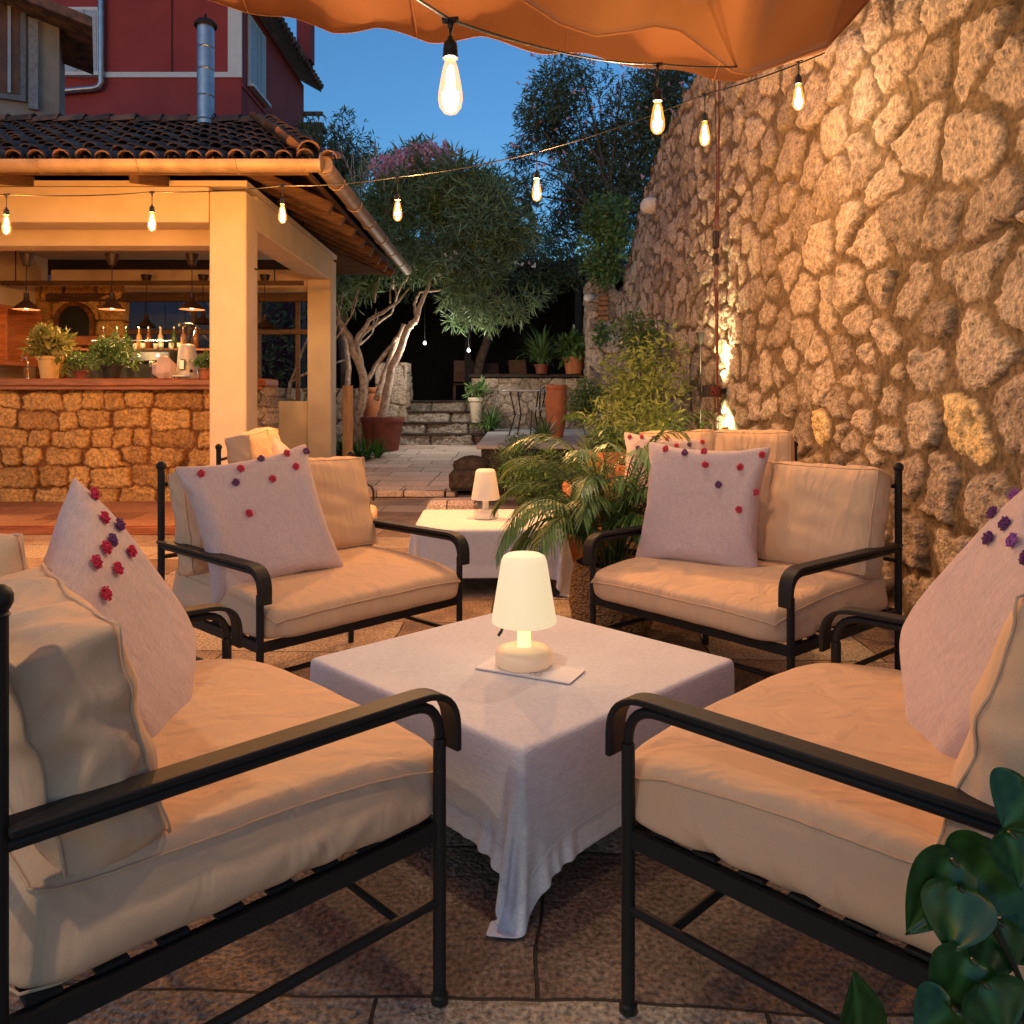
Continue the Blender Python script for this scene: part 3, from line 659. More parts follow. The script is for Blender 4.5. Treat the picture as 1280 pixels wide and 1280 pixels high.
# ================================================================ GROUND
def patch(name, pts, m, zf=None, nx=2, ny=2):
    (x0,y0),(x1,y1) = pts; us = np.linspace(x0,x1,nx); vs = np.linspace(y0,y1,ny); U,V = np.meshgrid(us,vs,indexing='ij'); U=U.ravel(); V=V.ravel()
    Zz = zf(U,V) if zf else np.zeros_like(U)
    return np_mesh(name, np.stack([U,V,Zz],1), grid_faces(nx,ny), m)
m_patio = floor_mat('patio_flagstones', (.13,.09,.065), (.44,.36,.27), (.06,.04,.028), .78, .55, R(3), red=(.25,.165,.115), joint=.005, bump=1.0, spk=48)
m_terr = floor_mat('terrace_flagstones', (.40,.30,.24), (.68,.54,.45), (.12,.085,.065), .72, .46, R(2), red=(.54,.41,.33), joint=.010, bump=.6, spk=50)
tag(patch('ground', ((-60,-30),(60,120)), m_patio), kind='structure')
def terr_h(y): return np.where(y < 10.3, .09, .09+(y-10.3)*.047)
TZ = lambda y: float(terr_h(np.array([y]))[0])
o = patch('terrace_paving', ((-2.6,10.35),(2.2,17.2)), m_terr, lambda U,V: terr_h(V), 2, 12); tag(o, kind='structure')
mb = MB()   # front lip of the terrace: long slabs with gaps
xx = -2.55
rr = random.Random(4)
while xx < -.72:
    w = rr.uniform(.5,.8); w = min(w, -.70-xx); mb.box((xx+w/2, 10.28, .052), (w-.015, .34, .085), bev=.012, rz=rr.uniform(-.01,.01)); xx += w
o = mb.build('terrace_edge', m_terr); tag(o, kind='structure')
o = patch('bar_floor', ((-10,7.32),(-2.75,12.5)), floor_mat('bar_floor_tiles', (.20,.09,.045), (.38,.19,.10), (.10,.05,.03), .9, .5, R(-4), joint=.006, bump=.3), lambda U,V: U*0+.078); tag(o, kind='structure')
mb = MB(); mb.box((-6.4, 7.31, .036), (7.35, .05, .078), bev=.01); tag(mb.build('bar_floor_edge', M['counter']), kind='structure')
# raised bed slab with bistro table
o = MB().box((.78, 13.7, .31), (2.35, 6.7, .58), bev=0).build('raised_platform', M['step']); tag(o, kind='structure')
mb = MB(); mb.box((.76, 13.7, .625), (2.44, 6.8, .05), bev=.01); o = mb.build('platform_paving', mat('pale_concrete', (.5,.46,.42), .85, var=.3, vscale=2.5, bump=.3, bscale=30)); tag(o, kind='structure')
# planting soil along the wall foot
mb = MB()
o = patch('flower_bed', ((.35,6.2),(2.1,10.3)), M['soil'], lambda U,V: .03+.12*np.clip(U-.5,0,1)+.03*fbm(np.stack([U*5,V*5],1),2), 30, 60); tag(o, kind='structure')

# ================================================================ RIGHT STONE WALL
def ucoords(a, b, d0, d1):
    out = [a]; 
    while out[-1] < b: t = (out[-1]-a)/(b-a); out.append(out[-1]+d0+(d1-d0)*t)
    return np.array(out)
us = ucoords(1.3, 14.7, .0115, .034)
vs = np.concatenate([np.arange(-.05, 3.1, .0135), np.arange(3.1, 5.2, .018)])
tn = np.random.default_rng(3)
def walltop(u):
    base = np.interp(u, [0,8.2,8.6,11.0,11.6,12.4,12.9,13.5,14.1,14.55,14.8], [5.2,5.15,4.75,4.65,4.45,4.25,3.95,3.72,3.5,3.1,2.0])
    return base + .10*(math.sin(u*9)+math.sin(u*23+1))*.5
WX = 2.02
wall = stone_panel('stone_wall', (WX,0,0), (0,1,0), (-1,0,0), us, vs, M['wall'], 21, top=walltop, thick=.55, size=(.10,.34), mortar=.055, depth=.032, aspect=(1.15,2.3),
                   yellow=((3.70,1.20),(5.1,.95)), rough=.017)
tag(wall, 'tall rubble limestone wall running along the right side of the patio', 'wall')
uu = np.arange(0,.62,.02)
pier = thing('stone_pier', 'weathered stone pier at the far end of the tall rubble wall', 'pier', (0,0,0))
stone_panel('front_face', (1.55,16.2,0), (1,0,0), (0,-1,0), np.arange(0,.9,.02), np.arange(0,3.8,.02), M['wall'], 5, parent=pier, top=lambda u: 3.62+.12*math.sin(u*7)+.1*math.sin(u*19), thick=.9, size=(.14,.34), mortar=.012, depth=.05)
stone_panel('side_face', (1.56,16.2,0), (0,1,0), (-1,0,0), np.arange(0,1.0,.03), np.arange(0,3.65,.03), M['wall'], 6, parent=pier, thick=.5, size=(.14,.34), mortar=.012, depth=.05)
mb = MB(); 
for i in range(5): mb.box((1.83, 16.14, 3.28-.1*i), (.2, .12, .07), bev=.01, rz=.05*math.sin(i*3))
mb.build('brick_patch', mat('old_brick', (.42,.19,.09), .9, var=.4, vscale=9, bump=.4), pier)
# pale stones jutting from the wall
for (px,py,Y,sx,lab) in ((815,257,11.35,.16,'pale stone block jutting out high on the rubble wall beside the tree'), (736,372,16.05,.10,'small white stone knob jutting from the far stone pier')):
    mb = MB(); mb.ball((0,0,0), 1, 12, (sx, sx*.8, sx*.75)); o = mb.build('jutting_stone', mat('chalky_stone', (.75,.70,.62), .9, var=.2, bump=.5), smooth=True)
    rj = random.Random(3)
    for v in o.data.vertices: v.co *= rj.uniform(.88,1.15)
    o.location = at(px,py,Y); tag(o, lab, 'stone')

# ================================================================ BACK: retaining wall, steps, left pier
o = stone_panel('retaining_wall', (-.86,17.1,.3), (1,0,0), (0,-1,0), np.arange(0,2.55,.022), np.arange(0,1.42,.022), M['wall'], 31, thick=.4, size=(.10,.24), mortar=.012, depth=.035)
rw = o; tag(rw, 'low rubble retaining wall with flat coping behind the bistro table', 'wall')
MB().box((.42,17.28,1.765), (2.66,.55,.07), bev=.015).build('coping', M['step'], rw)
st = thing('stone_steps', 'four rough grey stone steps leading up to the dark garden', 'steps', (0,0,0))
rs_ = random.Random(9)
for i in range(4):
    z0 = .345+i*.222; x0 = -2.28+.04*i; x1 = -.55-.05*max(0,i-1); y0 = 16.0+.34*i; x = x0
    seg = [0]; 
    us_ = np.arange(0, x1-x0, .02); vs_ = np.arange(0,.235,.0155)
    o = stone_panel('riser', (x0,y0,z0), (1,0,0), (0,-1,0), us_, vs_, M['step'], 60+i, parent=st, thick=.5, coursed=True, rows=(-.3,-.012,.225,.5), blockw=.75, mortar=.006, depth=.05, rough=.02)
    MB().box(((x0+x1)/2,y0+.14,z0+.214),(x1-x0+.02,.44,.04),bev=.01).build('tread', M['step'], st)
mb = MB()
lp = thing('garden_pier', 'squared limestone gate pier left of the grey steps', 'pier', (0,0,0))
stone_panel('pier_blocks', (-2.78,16.4,.3), (1,0,0), (0,-1,0), np.arange(0,.62,.018), np.arange(0,1.72,.018), M['wall'], 41, parent=lp, thick=.6, coursed=True, rowh=.36, blockw=.6, mortar=.012, depth=.04)
stone_panel('pier_side', (-2.17,16.4,.3), (0,1,0), (1,0,0), np.arange(0,.9,.03), np.arange(0,1.72,.03), M['wall'], 42, parent=lp, thick=.3, coursed=True, rowh=.36, blockw=.6, mortar=.012, depth=.04)
o = stone_panel('garden_wall', (-6.5,16.7,.2), (1,0,0), (0,-1,0), np.arange(0,3.75,.024), np.arange(0,1.3,.024), M['wall'], 43, thick=.4, size=(.12,.28), mortar=.02, depth=.04)
tag(o, 'low rubble garden wall behind the pale tree trunks', 'wall')
# upper garden: ground, dark pergola, hedge
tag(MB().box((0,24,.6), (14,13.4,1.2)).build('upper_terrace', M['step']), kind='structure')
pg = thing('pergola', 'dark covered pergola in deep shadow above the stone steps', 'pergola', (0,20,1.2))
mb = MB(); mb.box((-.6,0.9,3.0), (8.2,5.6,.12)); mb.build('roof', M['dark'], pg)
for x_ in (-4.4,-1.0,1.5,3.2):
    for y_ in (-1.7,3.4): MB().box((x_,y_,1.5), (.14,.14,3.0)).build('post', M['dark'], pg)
MB().box((-.6,3.6,1.5), (8.2,.12,3.0)).build('back_shade_panel', M['dark'], pg)  # near-black panels: the deep shade under the roof is put into their colour
for x_ in (-4.6,3.4): MB().box((x_,.9,1.5), (.1,5.4,3.0)).build('side_shade_panel', M['dark'], pg)
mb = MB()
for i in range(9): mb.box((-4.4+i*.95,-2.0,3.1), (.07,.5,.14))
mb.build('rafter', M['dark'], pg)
# dim garden chairs under the pergola
def slat_chair(loc, rz, lab):
    t = thing('garden_chair', lab, 'chair', loc, rz, 'garden chairs under the pergola')
    mb = MB(); mb.box((0,0,.42),(.46,.44,.03),bev=.008); mb.build('seat', M['darkwood'], t)
    mb = MB(); mb.box((0,.22,.72),(.46,.03,.5),rx=-.2,bev=.008); mb.build('backrest', M['darkwood'], t)
    for sx in (-1,1):
        for sy in (-1,1): MB().box((sx*.2,sy*.18,.2),(.035,.035,.4)).build('leg', M['darkwood'], t)
    return t
slat_chair((.25,18.6,1.2), 2.6, 'dark slatted chair nearest the spiky potted plant, behind the retaining wall')
slat_chair((-1.15,18.8,1.2), 3.3, 'dark slatted chair just behind the top of the steps')
slat_chair((-.45,19.6,1.2), .4, 'dark slatted chair deep under the pergola between the other two')

# ================================================================ BAR BUILDING
bar = thing('bar_pavilion', 'cream plastered open bar pavilion with a dark clay tile roof', 'pavilion', (0,0,0))
P = M['plaster']
MB().box((-2.93,8.49,1.73), (.38,.38,3.30), bev=.012).build('pillar', P, bar)
MB().box((-2.92,12.38,1.73), (.36,.36,3.30), bev=.012).build('pillar', P, bar)
# front beam: with a lower recessed second band
MB().box((-6.43,8.49,3.245), (6.6,.36,.37), bev=.01).build('front_beam', P, bar)
MB().box((-6.43,9.05,3.08), (6.5,.30,.30), bev=.01).build('inner_beam', P, bar)
MB().box((-2.93,10.44,3.245), (.36,3.5,.37), bev=.01).build('side_beam', P, bar)
MB().box((-6.3,10.5,3.47), (7.1,4.3,.06)).build('ceiling', P, bar)
MB().box((-5.0,12.42,3.06), (4.1,.22,.34), bev=.01).build('rear_beam', P, bar)
mb = MB(); mb.box((-5.05,12.30,2.80),(4.1,.10,.13),bev=.01); mb.box((-5.05,12.36,2.28),(4.1,.07,.08),bev=.01)
for x_ in (-6.35,-4.9,-3.9,-3.3): mb.box((x_,12.42,1.8),(.06,.06,1.9))
mb.build('window_frame', M['darkwood'], bar)
MB().box((-7.33,10.5,1.75), (.14,4.2,3.4)).build('side_wall', P, bar)
stone_panel('rear_stonework', (-7.25,12.3,.05), (1,0,0), (0,-1,0), np.arange(0,1.35,.025), np.arange(0,2.95,.025), M['wall2'], 71, parent=bar, thick=.2, coursed=True, rowh=.26, blockw=.42, mortar=.02, depth=.04)
MB().box((-4.9,12.44,.62),(3.9,.16,1.2)).build('sill_wall', P, bar)
# arched niche window
mb = MB(); pts = [(math.cos(a)*.27, 0, math.sin(a)*.27+.0) for a in np.linspace(0,math.pi,14)]; pts = [(.27,0,-.35)]+pts+[(-.27,0,-.35)]
mb.tube([(x-6.62,12.19,z+2.42) for x,y,z in pts], .03, rect=(.07,.06)); nf = mb.build('arched_niche', M['wall2'] , bar)
mb = MB(); mb.add([(x-6.62,12.2,z+2.42) for x,y,z in pts], [tuple(range(len(pts)))]); mb.build('niche_panel', M['dark'], bar)
MB().box((-6.62,12.17,2.13),(.75,.12,.14),bev=.015).build('niche_ledge', M['terra'], bar)
# blinds seen through the far window
mb = MB()
for i in range(8): mb.box((-7.9+i*.36,14.6,2.0),(.345,.02,2.2),a=i/8)
bl = mb.build('window_blind', M['blind'], bar)
# roof tiles: barrel tiles laid in courses on three slopes
def tile_slope(mb, o, along, up, n_along, n_up, w=.205, L=.36, rise=.085, clip=None, seed=1):
    r = random.Random(seed); o = Vector(o); A = Vector(along).normalized(); U = Vector(up).normalized(); N = A.cross(U).normalized()
    if N.z < 0: N = -N
    for i in range(n_along):
        for j in range(n_up):
            c = o + A*(i*w) + U*(j*L*.82)
            if clip and not clip(c): continue
            for kind in (0,1):   # 0 = pan (concave), 1 = cover (convex)
                cc = c + A*(w*.5 if kind else 0) + A*r.uniform(-.012,.012) + N*r.uniform(-.006,.01) + U*r.uniform(-.02,.02)
                ra, rb = (.085,.068) if kind else (.075,.09); V = []
                tilt = .035
                for (t, rad) in ((0,ra),(1,rb)):
                    base = cc + U*(t*L) + N*((.03 if kind else .0) + (tilt*(1-t)))
                    for th in (0,1):
                        for k in range(7):
                            g = math.pi*k/6; rr_ = rad - th*.014
                            h = math.sin(g)*rr_*(.95 if kind else -.75)
                            V.append(base + A*(math.cos(g)*rr_) + N*(h + (0 if kind else .05)))
                F_ = []
                for k in range(6):
                    F_ += [(k,k+1,14+k+1,14+k),(7+k,21+k,21+k+1,7+k+1),(k,7+k,7+k+1,k+1),(14+k,14+k+1,21+k+1,21+k)]
                mb.add([tuple(v) for v in V], F_, r.random())
EZ = 3.38; RX, RY = -3.15, 10.35; sl_f = (4.66-EZ)/(RY-7.45); sl_s = (4.66-EZ)/(-1.85-RX)
mb = MB()
tile_slope(mb, (-10.2,7.42,EZ), (1,0,0), (0,1,sl_f), 42, 12, clip=lambda c: c.x < -1.85-(c.y-7.42)*((-1.85-RX)/(RY-7.42))+.06)
front_t = mb.build('roof_tiles', M['tile'], bar, auto=50)
mb = MB()
tile_slope(mb, (-1.85,7.5,EZ), (0,1,0), (-1,0,sl_s), 29, 8, clip=lambda c: (c.y-7.42) > ((-1.85)-c.x)*((RY-7.42)/(-1.85-RX))-.06 and (13.3-c.y) > ((-1.85)-c.x)*((RY-7.42)/(-1.85-RX))-.06, seed=2)
mb.build('roof_tiles', M['tile'], bar, auto=50)
mb = MB()   # ridge and hip caps
def caps(mb, a, b, seed):
    a = Vector(a); b = Vector(b); d = (b-a); n = int(d.length/.33); d.normalize(); r = random.Random(seed)
    s = d.cross(Vector((0,0,1))).normalized(); u = s.cross(d)
    for i in range(n):
        V = []
        for (t,rad) in ((0,.11),(.4,.09)):
            c = a + d*(i*.33+t) + u*(.03-.05*t+r.uniform(0,.015))
            for th in (0,1):
                for k in range(8): g = math.pi*k/7; V.append(c + s*math.cos(g)*(rad-th*.016) + u*math.sin(g)*(rad-th*.016))
        F_ = []
        for k in range(7): F_ += [(k,k+1,16+k+1,16+k),(8+k,24+k,24+k+1,8+k+1),(k,8+k,8+k+1,k+1),(16+k,16+k+1,24+k+1,24+k)]
        mb.add([tuple(v) for v in V], F_, r.random())
caps(mb, (-1.88,7.45,EZ+.1), (RX,RY,4.78), 3); caps(mb, (RX,RY,4.76), (-10.2,RY,4.76), 4)
mb.build('ridge_tiles', M['tile'], bar, auto=50)
# roof deck under the tiles (closed slab, follows slopes)
b0 = 4.64-.03
dk = [(-10.2,7.45,EZ-.03),(-1.88,7.45,EZ-.03),(-1.88,13.25,EZ-.03),(-10.2,13.25,EZ-.03),(-10.2,RY,b0),(RX,RY,b0)]
dk2 = [(x,y,z-.05) for x,y,z in dk]; V = dk+dk2
MB().add(V, [(0,1,5,4),(1,2,5),(2,3,4,5),(6,10,11,7),(7,11,8),(8,11,10,9),(0,6,7,1),(1,7,8,2),(2,8,9,3),(3,9,10,4),(0,4,10,6)]).build('roof_deck', M['darkwood'], bar)
for i in range(8): MB().box((-2.35,8.45+i*.62,3.44+.0), (1.0,.09,.12), ry=math.atan(sl_s)*.55, bev=.01).build('rafter', M['darkwood'], bar)
for i in range(5): MB().box((-9.2+i*1.4,8.02,3.42), (.09,.75,.11), rx=math.atan(sl_f)*.5, bev=.01).build('rafter', M['darkwood'], bar)
def gutter(a, b, nm):
    a = Vector(a); b = Vector(b); d = (b-a).normalized(); s = Vector((0,0,1)).cross(d); mb = MB(); V = []; n = 10
    for e, c in enumerate((a,b)):
        for th in (0,.006):
            for k in range(n): g = math.pi*(1+k/(n-1)); V.append(tuple(c + s*math.cos(g)*(.085-th) + Vector((0,0,math.sin(g)*(.085-th)*1.15))))
    F_ = []
    for k in range(n-1): F_ += [(k,2*n+k,2*n+k+1,k+1),(n+k,n+k+1,3*n+k+1,3*n+k)]
    F_ += [(0,n,3*n,2*n),(n-1,3*n-1,4*n-1,2*n-1)]+[(k,k+1,n+k+1,n+k) for k in range(n-1)]+[(2*n+k,3*n+k,3*n+k+1,2*n+k+1) for k in range(n-1)]
    mb.add(V, F_)
    for e in (a,b): mb.tube([e-d*.004, e+d*.004], .083, n=16)
    L = (b-a).length; k = 0.5
    while k < L:
        c = a+d*k; mb.tube([tuple(c + s*math.cos(g)*.091 + Vector((0,0,math.sin(g)*.105))) for g in np.linspace(math.pi,2*math.pi,9)], .006, n=5); k += .9
    return mb.build(nm, M['copper'], bar, auto=40)
gutter((-10.2,7.36,3.40), (-1.74,7.36,3.40), 'gutter'); gutter((-1.74,7.46,3.40), (-1.74,13.3,3.40), 'gutter')
# switch / bracket on the pillar
MB().box((-2.73,8.60,2.62),(.02,.07,.012)).build('bracket', M['iron'], bar)
# counter
ct = thing('bar_counter', 'rough stone bar counter with a varnished wooden top inside the pavilion', 'counter', (0,0,0))
stone_panel('stone_front', (-9.6,9.15,.06), (1,0,0), (0,-1,0), np.arange(0,6.62,.015), np.arange(0,1.33,.015), M['wall2'], 81, parent=ct, thick=.5, coursed=True, rowh=.215, blockw=.40, mortar=.016, depth=.035, rough=.016)
stone_panel('end_post', (-2.98,9.12,.06), (1,0,0), (0,-1,0), np.arange(0,.21,.012), np.arange(0,1.33,.012), M['wall'], 82, parent=ct, thick=.5, size=(.06,.14), mortar=.006, depth=.05, rough=.03)
MB().box((-6.2,9.24,1.425),(6.9,.52,.085),bev=.015).build('countertop', M['counter'], ct)
MB().box((-6.2,9.03,1.365),(6.8,.03,.045),bev=.006).build('trim', M['counter'], ct)
# wooden board leaning by the rear pillar
o = MB().box((-2.62,12.85,.78),(.16,.05,1.38),bev=.008).build('timber_board', M['board']); tag(o, 'pale upright timber board beside the rear pillar of the bar', 'board')
# flue on the roof
fl = thing('flue_pipe', 'galvanised metal flue pipe with a round cap rising from the bar roof', 'chimney pipe', (X(257,10.3),10.3,4.75))
mb = MB(); mb.lathe([(.105,0),(.105,1.28)], n=24)
for z_ in (.06,.36,.70,.98): mb.lathe([(.106,z_-.012),(.112,z_),(.106,z_+.012)], n=24)
mb.build('pipe', M['zinc'], fl, auto=40)
MB().lathe([(.14,1.25),(.145,1.28),(.10,1.33),(.03,1.35),(.012,1.36),(.012,1.42),(0.0,1.43)], n=24).build('cap', M['dark'], fl, auto=40)

# ================================================================ RED HOUSE, GREY HOUSE, distant chimney
rh = thing('red_house', 'dark red rendered house with white trim rising behind the bar', 'house', (0,20,0))
HX = -6.72; HT = 11.42
mb = MB(); mb.box((HX-3.6, 3.0, HT/2), (7.2, 6.0, HT)); mb.build('wall', M['redw'], rh)
def Lq(px, py, y=0): return (X(px,20+y), Z(py,20+y))
MB().box((HX-3.6, -.015, Z(94,20)), (7.24,.05,.13)).build('white_band', M['whitep'], rh)
MB().box((HX+.012, 3.0, 9.08), (.05,6.0,.10), ).build('side_band', M['redw'], rh)
MB().box((X(294,20), -.012, Z(50,20)), (.34,.05,1.66)).build('white_pilaster', M['whitep'], rh)
def win(x0,x1,z0,z1,yy,parent, side=False, fx=None):
    w, h = x1-x0, z1-z0
    def bx(c,s,nm,m_,par):
        if side: c = (fx+c[1]*-1, c[0], c[2]); s = (s[1],s[0],s[2])
        return MB().box(c,s).build(nm,m_,par)
    cx, cz = (x0+x1)/2,(z0+z1)/2
    f = bx((cx, yy-.03, cz), (w+.16,.05,h+.16), 'window', M['whitep'], parent)
    bx((cx, yy-.06, cz), (w,.02,h), 'pane', M['curtain'], f)
    for k in range(1,3): bx((x0+w*k/3+(.12 if k==1 else -.0), yy-.08, cz), (.07 if k==1 else .05,.03,h), 'mullion', M['bluew'], f)
    bx((cx, yy-.10, z0-.11), (w+.3,.16,.07), 'sill', M['whitep'], f)
    return f
win(X(74,20),X(122,20),Z(90,20),Z(14,20),0,rh)
win(.55,1.75,9.36,11.0,0,rh,side=True,fx=HX)
mb = MB(); mb.tube([(X(127,19.9),-.12,12.0),(X(127,19.9),-.12,Z(104,19.9)),(X(124,19.9),-.12,Z(109,19.9)),(X(118,19.9),-.12,Z(111,19.9)),(X(60,19.9),-.12,Z(116,19.9))], .075, n=12); mb.build('drainpipe', M['zinc'], rh, auto=40)
MB().box((X(215,20),-.005,Z(40,20)), (.035,.03,2.2)).build('render_joint', mat('joint',(.12,.015,.015),.9), rh)
# roof with overhang on the street side
V = [(HX-3.6,-.5,13.6),(HX-3.6,6.3,13.6),(HX+.5,6.3,HT-.1),(HX+.5,-.5,HT-.1)]
V = V+[(x,y,z+.14) for x,y,z in V]
MB().add(V, [(3,2,1,0),(4,5,6,7),(0,1,5,4),(1,2,6,5),(2,3,7,6),(3,0,4,7)]).build('roof', M['tile'], rh)
mb = MB()
for i in range(24): mb.tube([(HX+.42,-.4+i*.28,HT+.06),(HX+.60,-.4+i*.28,HT-.02)], .09, n=8)
mb.build('eaves_tiles', M['tile'], rh)
mb = MB(); mb.box((-6.25,4.4,12.3),(.42,.5,1.6)); mb.build('chimney', M['redw'], rh); 
MB().box((-6.25,4.4,13.0),(.56,.64,.12)).build('chimney_cap', M['greyw'], rh)
dc = thing('distant_chimney', 'grey stone chimney stack with a tiled cap to the right of the red house', 'chimney', (X(391,24),24,0))
MB().box((0,0,4.6),(.52,.5,9.3)).build('stack', M['greyw'], dc); MB().box((0,0,9.36),(.72,.7,.14)).build('cap', M['tile'], dc)
MB().box((0,0,9.8),(.6,.12,.1)).build('ridge_piece', M['tile'], dc)
GX = X(74,13.6)
gh = thing('grey_house', 'grey rendered house corner with a shuttered window at the upper left', 'house', (GX,13.6,0), R(27))
gx = lambda px: (X(px,13.6)-GX)/.80
MB().box((-2.5,1.2,3.9),(5.0,2.4,7.8)).build('wall', M['greyw'], gh)
f = MB().box((gx(26),-.03,Z(84,13.9)),(.66,.08,1.62)).build('window', mat('grey_blue_timber',(.20,.21,.23),.8,var=.3,vscale=20), gh)
MB().box((gx(26),-.075,Z(84,13.9)),(.48,.02,1.42)).build('pane', mat('brown_blind',(.16,.07,.04),.6,var=.4,vscale=6), f)
MB().box((gx(32),-.095,Z(84,13.9)),(.045,.03,1.42)).build('mullion', M['bluew'], f)
MB().box((gx(52),-.05,Z(90,13.7)),(.14,.07,1.5)).build('shutter', mat('grey_shutter',(.3,.3,.32),.8,var=.3,vscale=20), gh)
V = [(-5,-.6,8.7),(.5,-.6,7.40),(.5,1.6,7.40),(-5,1.6,8.7)]; V = V+[(x,y,z+.16) for x,y,z in V]
MB().add(V, [(3,2,1,0),(4,5,6,7),(0,1,5,4),(1,2,6,5),(2,3,7,6),(3,0,4,7)]).build('roof', M['tile'], gh)
# ================================================================ AWNING
aw = thing('canvas_awning', 'billowing amber canvas awning hanging overhead from the wall', 'awning', (0,0,0))
edge_px = [(-40,-60),(120,-28),(255,0),(300,10),(365,23),(414,38),(470,34),(536,50),(601,46),(680,64),(732,68),(824,85),(870,89),(923,92),(969,79),(1034,59),(1087,0),(1092,-30)]
ex = np.array([X(p[0],4.45) for p in edge_px]); ez = np.array([Z(p[1],4.45) for p in edge_px])
nu, nv = 170, 110; us = np.linspace(ex[0], 1.98, nu); P_ = []
for u in us:
    e = float(np.interp(u, ex, ez))
    for j in range(nv):
        t = j/(nv-1); y = 4.45-5.6*t**1.5
        fold = .07*math.sin(u*4.1+1.0+1.2*t)*math.sin(math.pi*min(1,t*1.3))+.035*math.sin(u*9.5+3*t+.6*math.sin(u*3))*min(1,t*4)*(1-t*.5)
        edgew = e + (3.55-e)*(1-(1-min(1,t*1.8))**2)*.9
        sag = -.06*math.sin(math.pi*t)*(1+.5*math.sin(u*1.7))
        # the belly by the wall
        b = math.exp(-((u-1.30)/.42)**2)*math.exp(-((t-.14)/.14)**2)*-.10
        P_.append((u, y + .03*math.sin(u*12)*(1-t), edgew+fold+sag*.7+b))
PG = np.array(P_).reshape(nu,nv,3)
for col_ in (22,52,84,112,140): MB().tube([tuple(p) for p in PG[col_,:60]-np.array([0,0,.004])], .0045, n=5).build('seam', M['canvas'], aw, smooth=True)
awn = np_mesh('canvas', np.array(P_), grid_faces(nu,nv), M['canvas'], aw); so = awn.modifiers.new('t','SOLIDIFY'); so.thickness = .004
# second, nearer flap with a stitched scalloped hem
flap_px = [(610,-40),(654,0),(700,30),(745,45),(785,40),(818,33),(850,39),(880,62),(916,90),(935,93),(975,80),(1010,66),(1034,58),(1060,30),(1086,0),(1100,-30)]
fx = np.array([X(p[0],4.1) for p in flap_px]); fz = np.array([Z(p[1],4.1) for p in flap_px]); us = np.linspace(fx[0],fx[-1],90); P_ = []
for u in us:
    e = float(np.interp(u, fx, fz)) 
    for j in range(24):
        t = j/23; P_.append((u, 4.1-.9*t, e+.62*(1-(1-t)**1.8)*1.0+.05*math.sin(u*7+4*t)*t-.06*math.sin(math.pi*t)*(1+math.sin(u*13))))
fl_ = np_mesh('hem_flap', np.array(P_), grid_faces(90,24), M['canvas'], aw); so = fl_.modifiers.new('t','SOLIDIFY'); so.thickness = .004
mb = MB(); mb.tube([(u, 4.1, float(np.interp(u,fx,fz))) for u in us], .007, n=6); mb.build('hem_cord', M['canvas'], aw, smooth=True)
mb = MB(); mb.tube([(u, 4.455+.03*math.sin(u*12), float(np.interp(u,ex,ez))) for u in np.linspace(ex[0],1.98,150)], .006, n=6); mb.build('hem_cord', M['canvas'], aw, smooth=True)

# ================================================================ LIGHT STRINGS
m_bulb = thin_glass('glowing_bulb_glass', (1.0,.93,.82), .05)
t_ = m_bulb.node_tree; e_ = t_.nodes.new('ShaderNodeEmission'); e_.inputs[0].default_value = (1,.33,.04,1); e_.inputs[1].default_value = .26; ad_ = t_.nodes.new('ShaderNodeAddShader')  # amber bloom of the lit bulb put into the near-clear glass as emission
mo_ = [n for n in t_.nodes if n.type == 'OUTPUT_MATERIAL'][0]; mi_ = [n for n in t_.nodes if n.type == 'MIX_SHADER'][0]
t_.links.new(mi_.outputs[0], ad_.inputs[0]); t_.links.new(e_.outputs[0], ad_.inputs[1]); t_.links.new(ad_.outputs[0], mo_.inputs[0])
m_fil = emit('glowing_filament', (1.0,.62,.22), 26)
m_added_glow = emit('added_bulb_glow', (1.0,.50,.13), 5.0)
def bulb(parent, p, power, k=1.0, tilt=0, drop=.11, col=None):
    x,y,z = p  # z = wire height; bulb hangs below
    b = bpy.data.objects.new('bulb', None)
    mb = MB(); prof = [(.012,0),(.014,-.012),(.020,-.03),(.026,-.06),(.031,-.09),(.0325,-.112),(.029,-.132),(.018,-.147),(.006,-.152),(.001,-.1525)]
    mb.lathe([(r*k,zz*k) for r,zz in prof], n=20)
    g = mb.build('bulb', m_bulb, parent, smooth=True); g.location = (x,y,z-drop-.052*k)
    mb = MB(); mb.lathe([(.001,-.02*k),(.008*k,-.03*k),(.0125*k,-.07*k),(.0145*k,-.105*k),(.009*k,-.128*k),(.001,-.132*k)], n=12)
    mb.build('filament', m_fil, g, smooth=True)
    mb = MB(); mb.lathe([(.001,.056),(.006,.054),(.008,.045),(.017,.036),(.0195,.02),(.0195,.006),(.021,.003),(.021,-.004),(.016,-.006),(.001,-.006)], n=16)
    s = mb.build('socket', M['rubber'], g, auto=40); s.scale = (k,k,k)
    mb = MB(); mb.tube([(0,0,.05*k),(0,0,drop+.05*k)], .0035*k, n=6); mb.tube([(-.022,0,drop+.052*k-.003),(.022,0,drop+.052*k+.001)], .0085, n=8); mb.tube([(0,0,drop+.05*k),(0,0,drop+.02*k)], [.010,.005], n=8)
    mb.build('cable_drop', M['rubber'], g, smooth=True)
    if power:
        l = bpy.data.lights.new('bulb_light','POINT'); l.energy = power; l.color = col or BULB_COL; l.shadow_soft_size = .03*k; lo = bpy.data.objects.new('bulb_light', l); C.objects.link(lo); lo.parent = g; lo.location = (0,0,-.09*k)
    return g
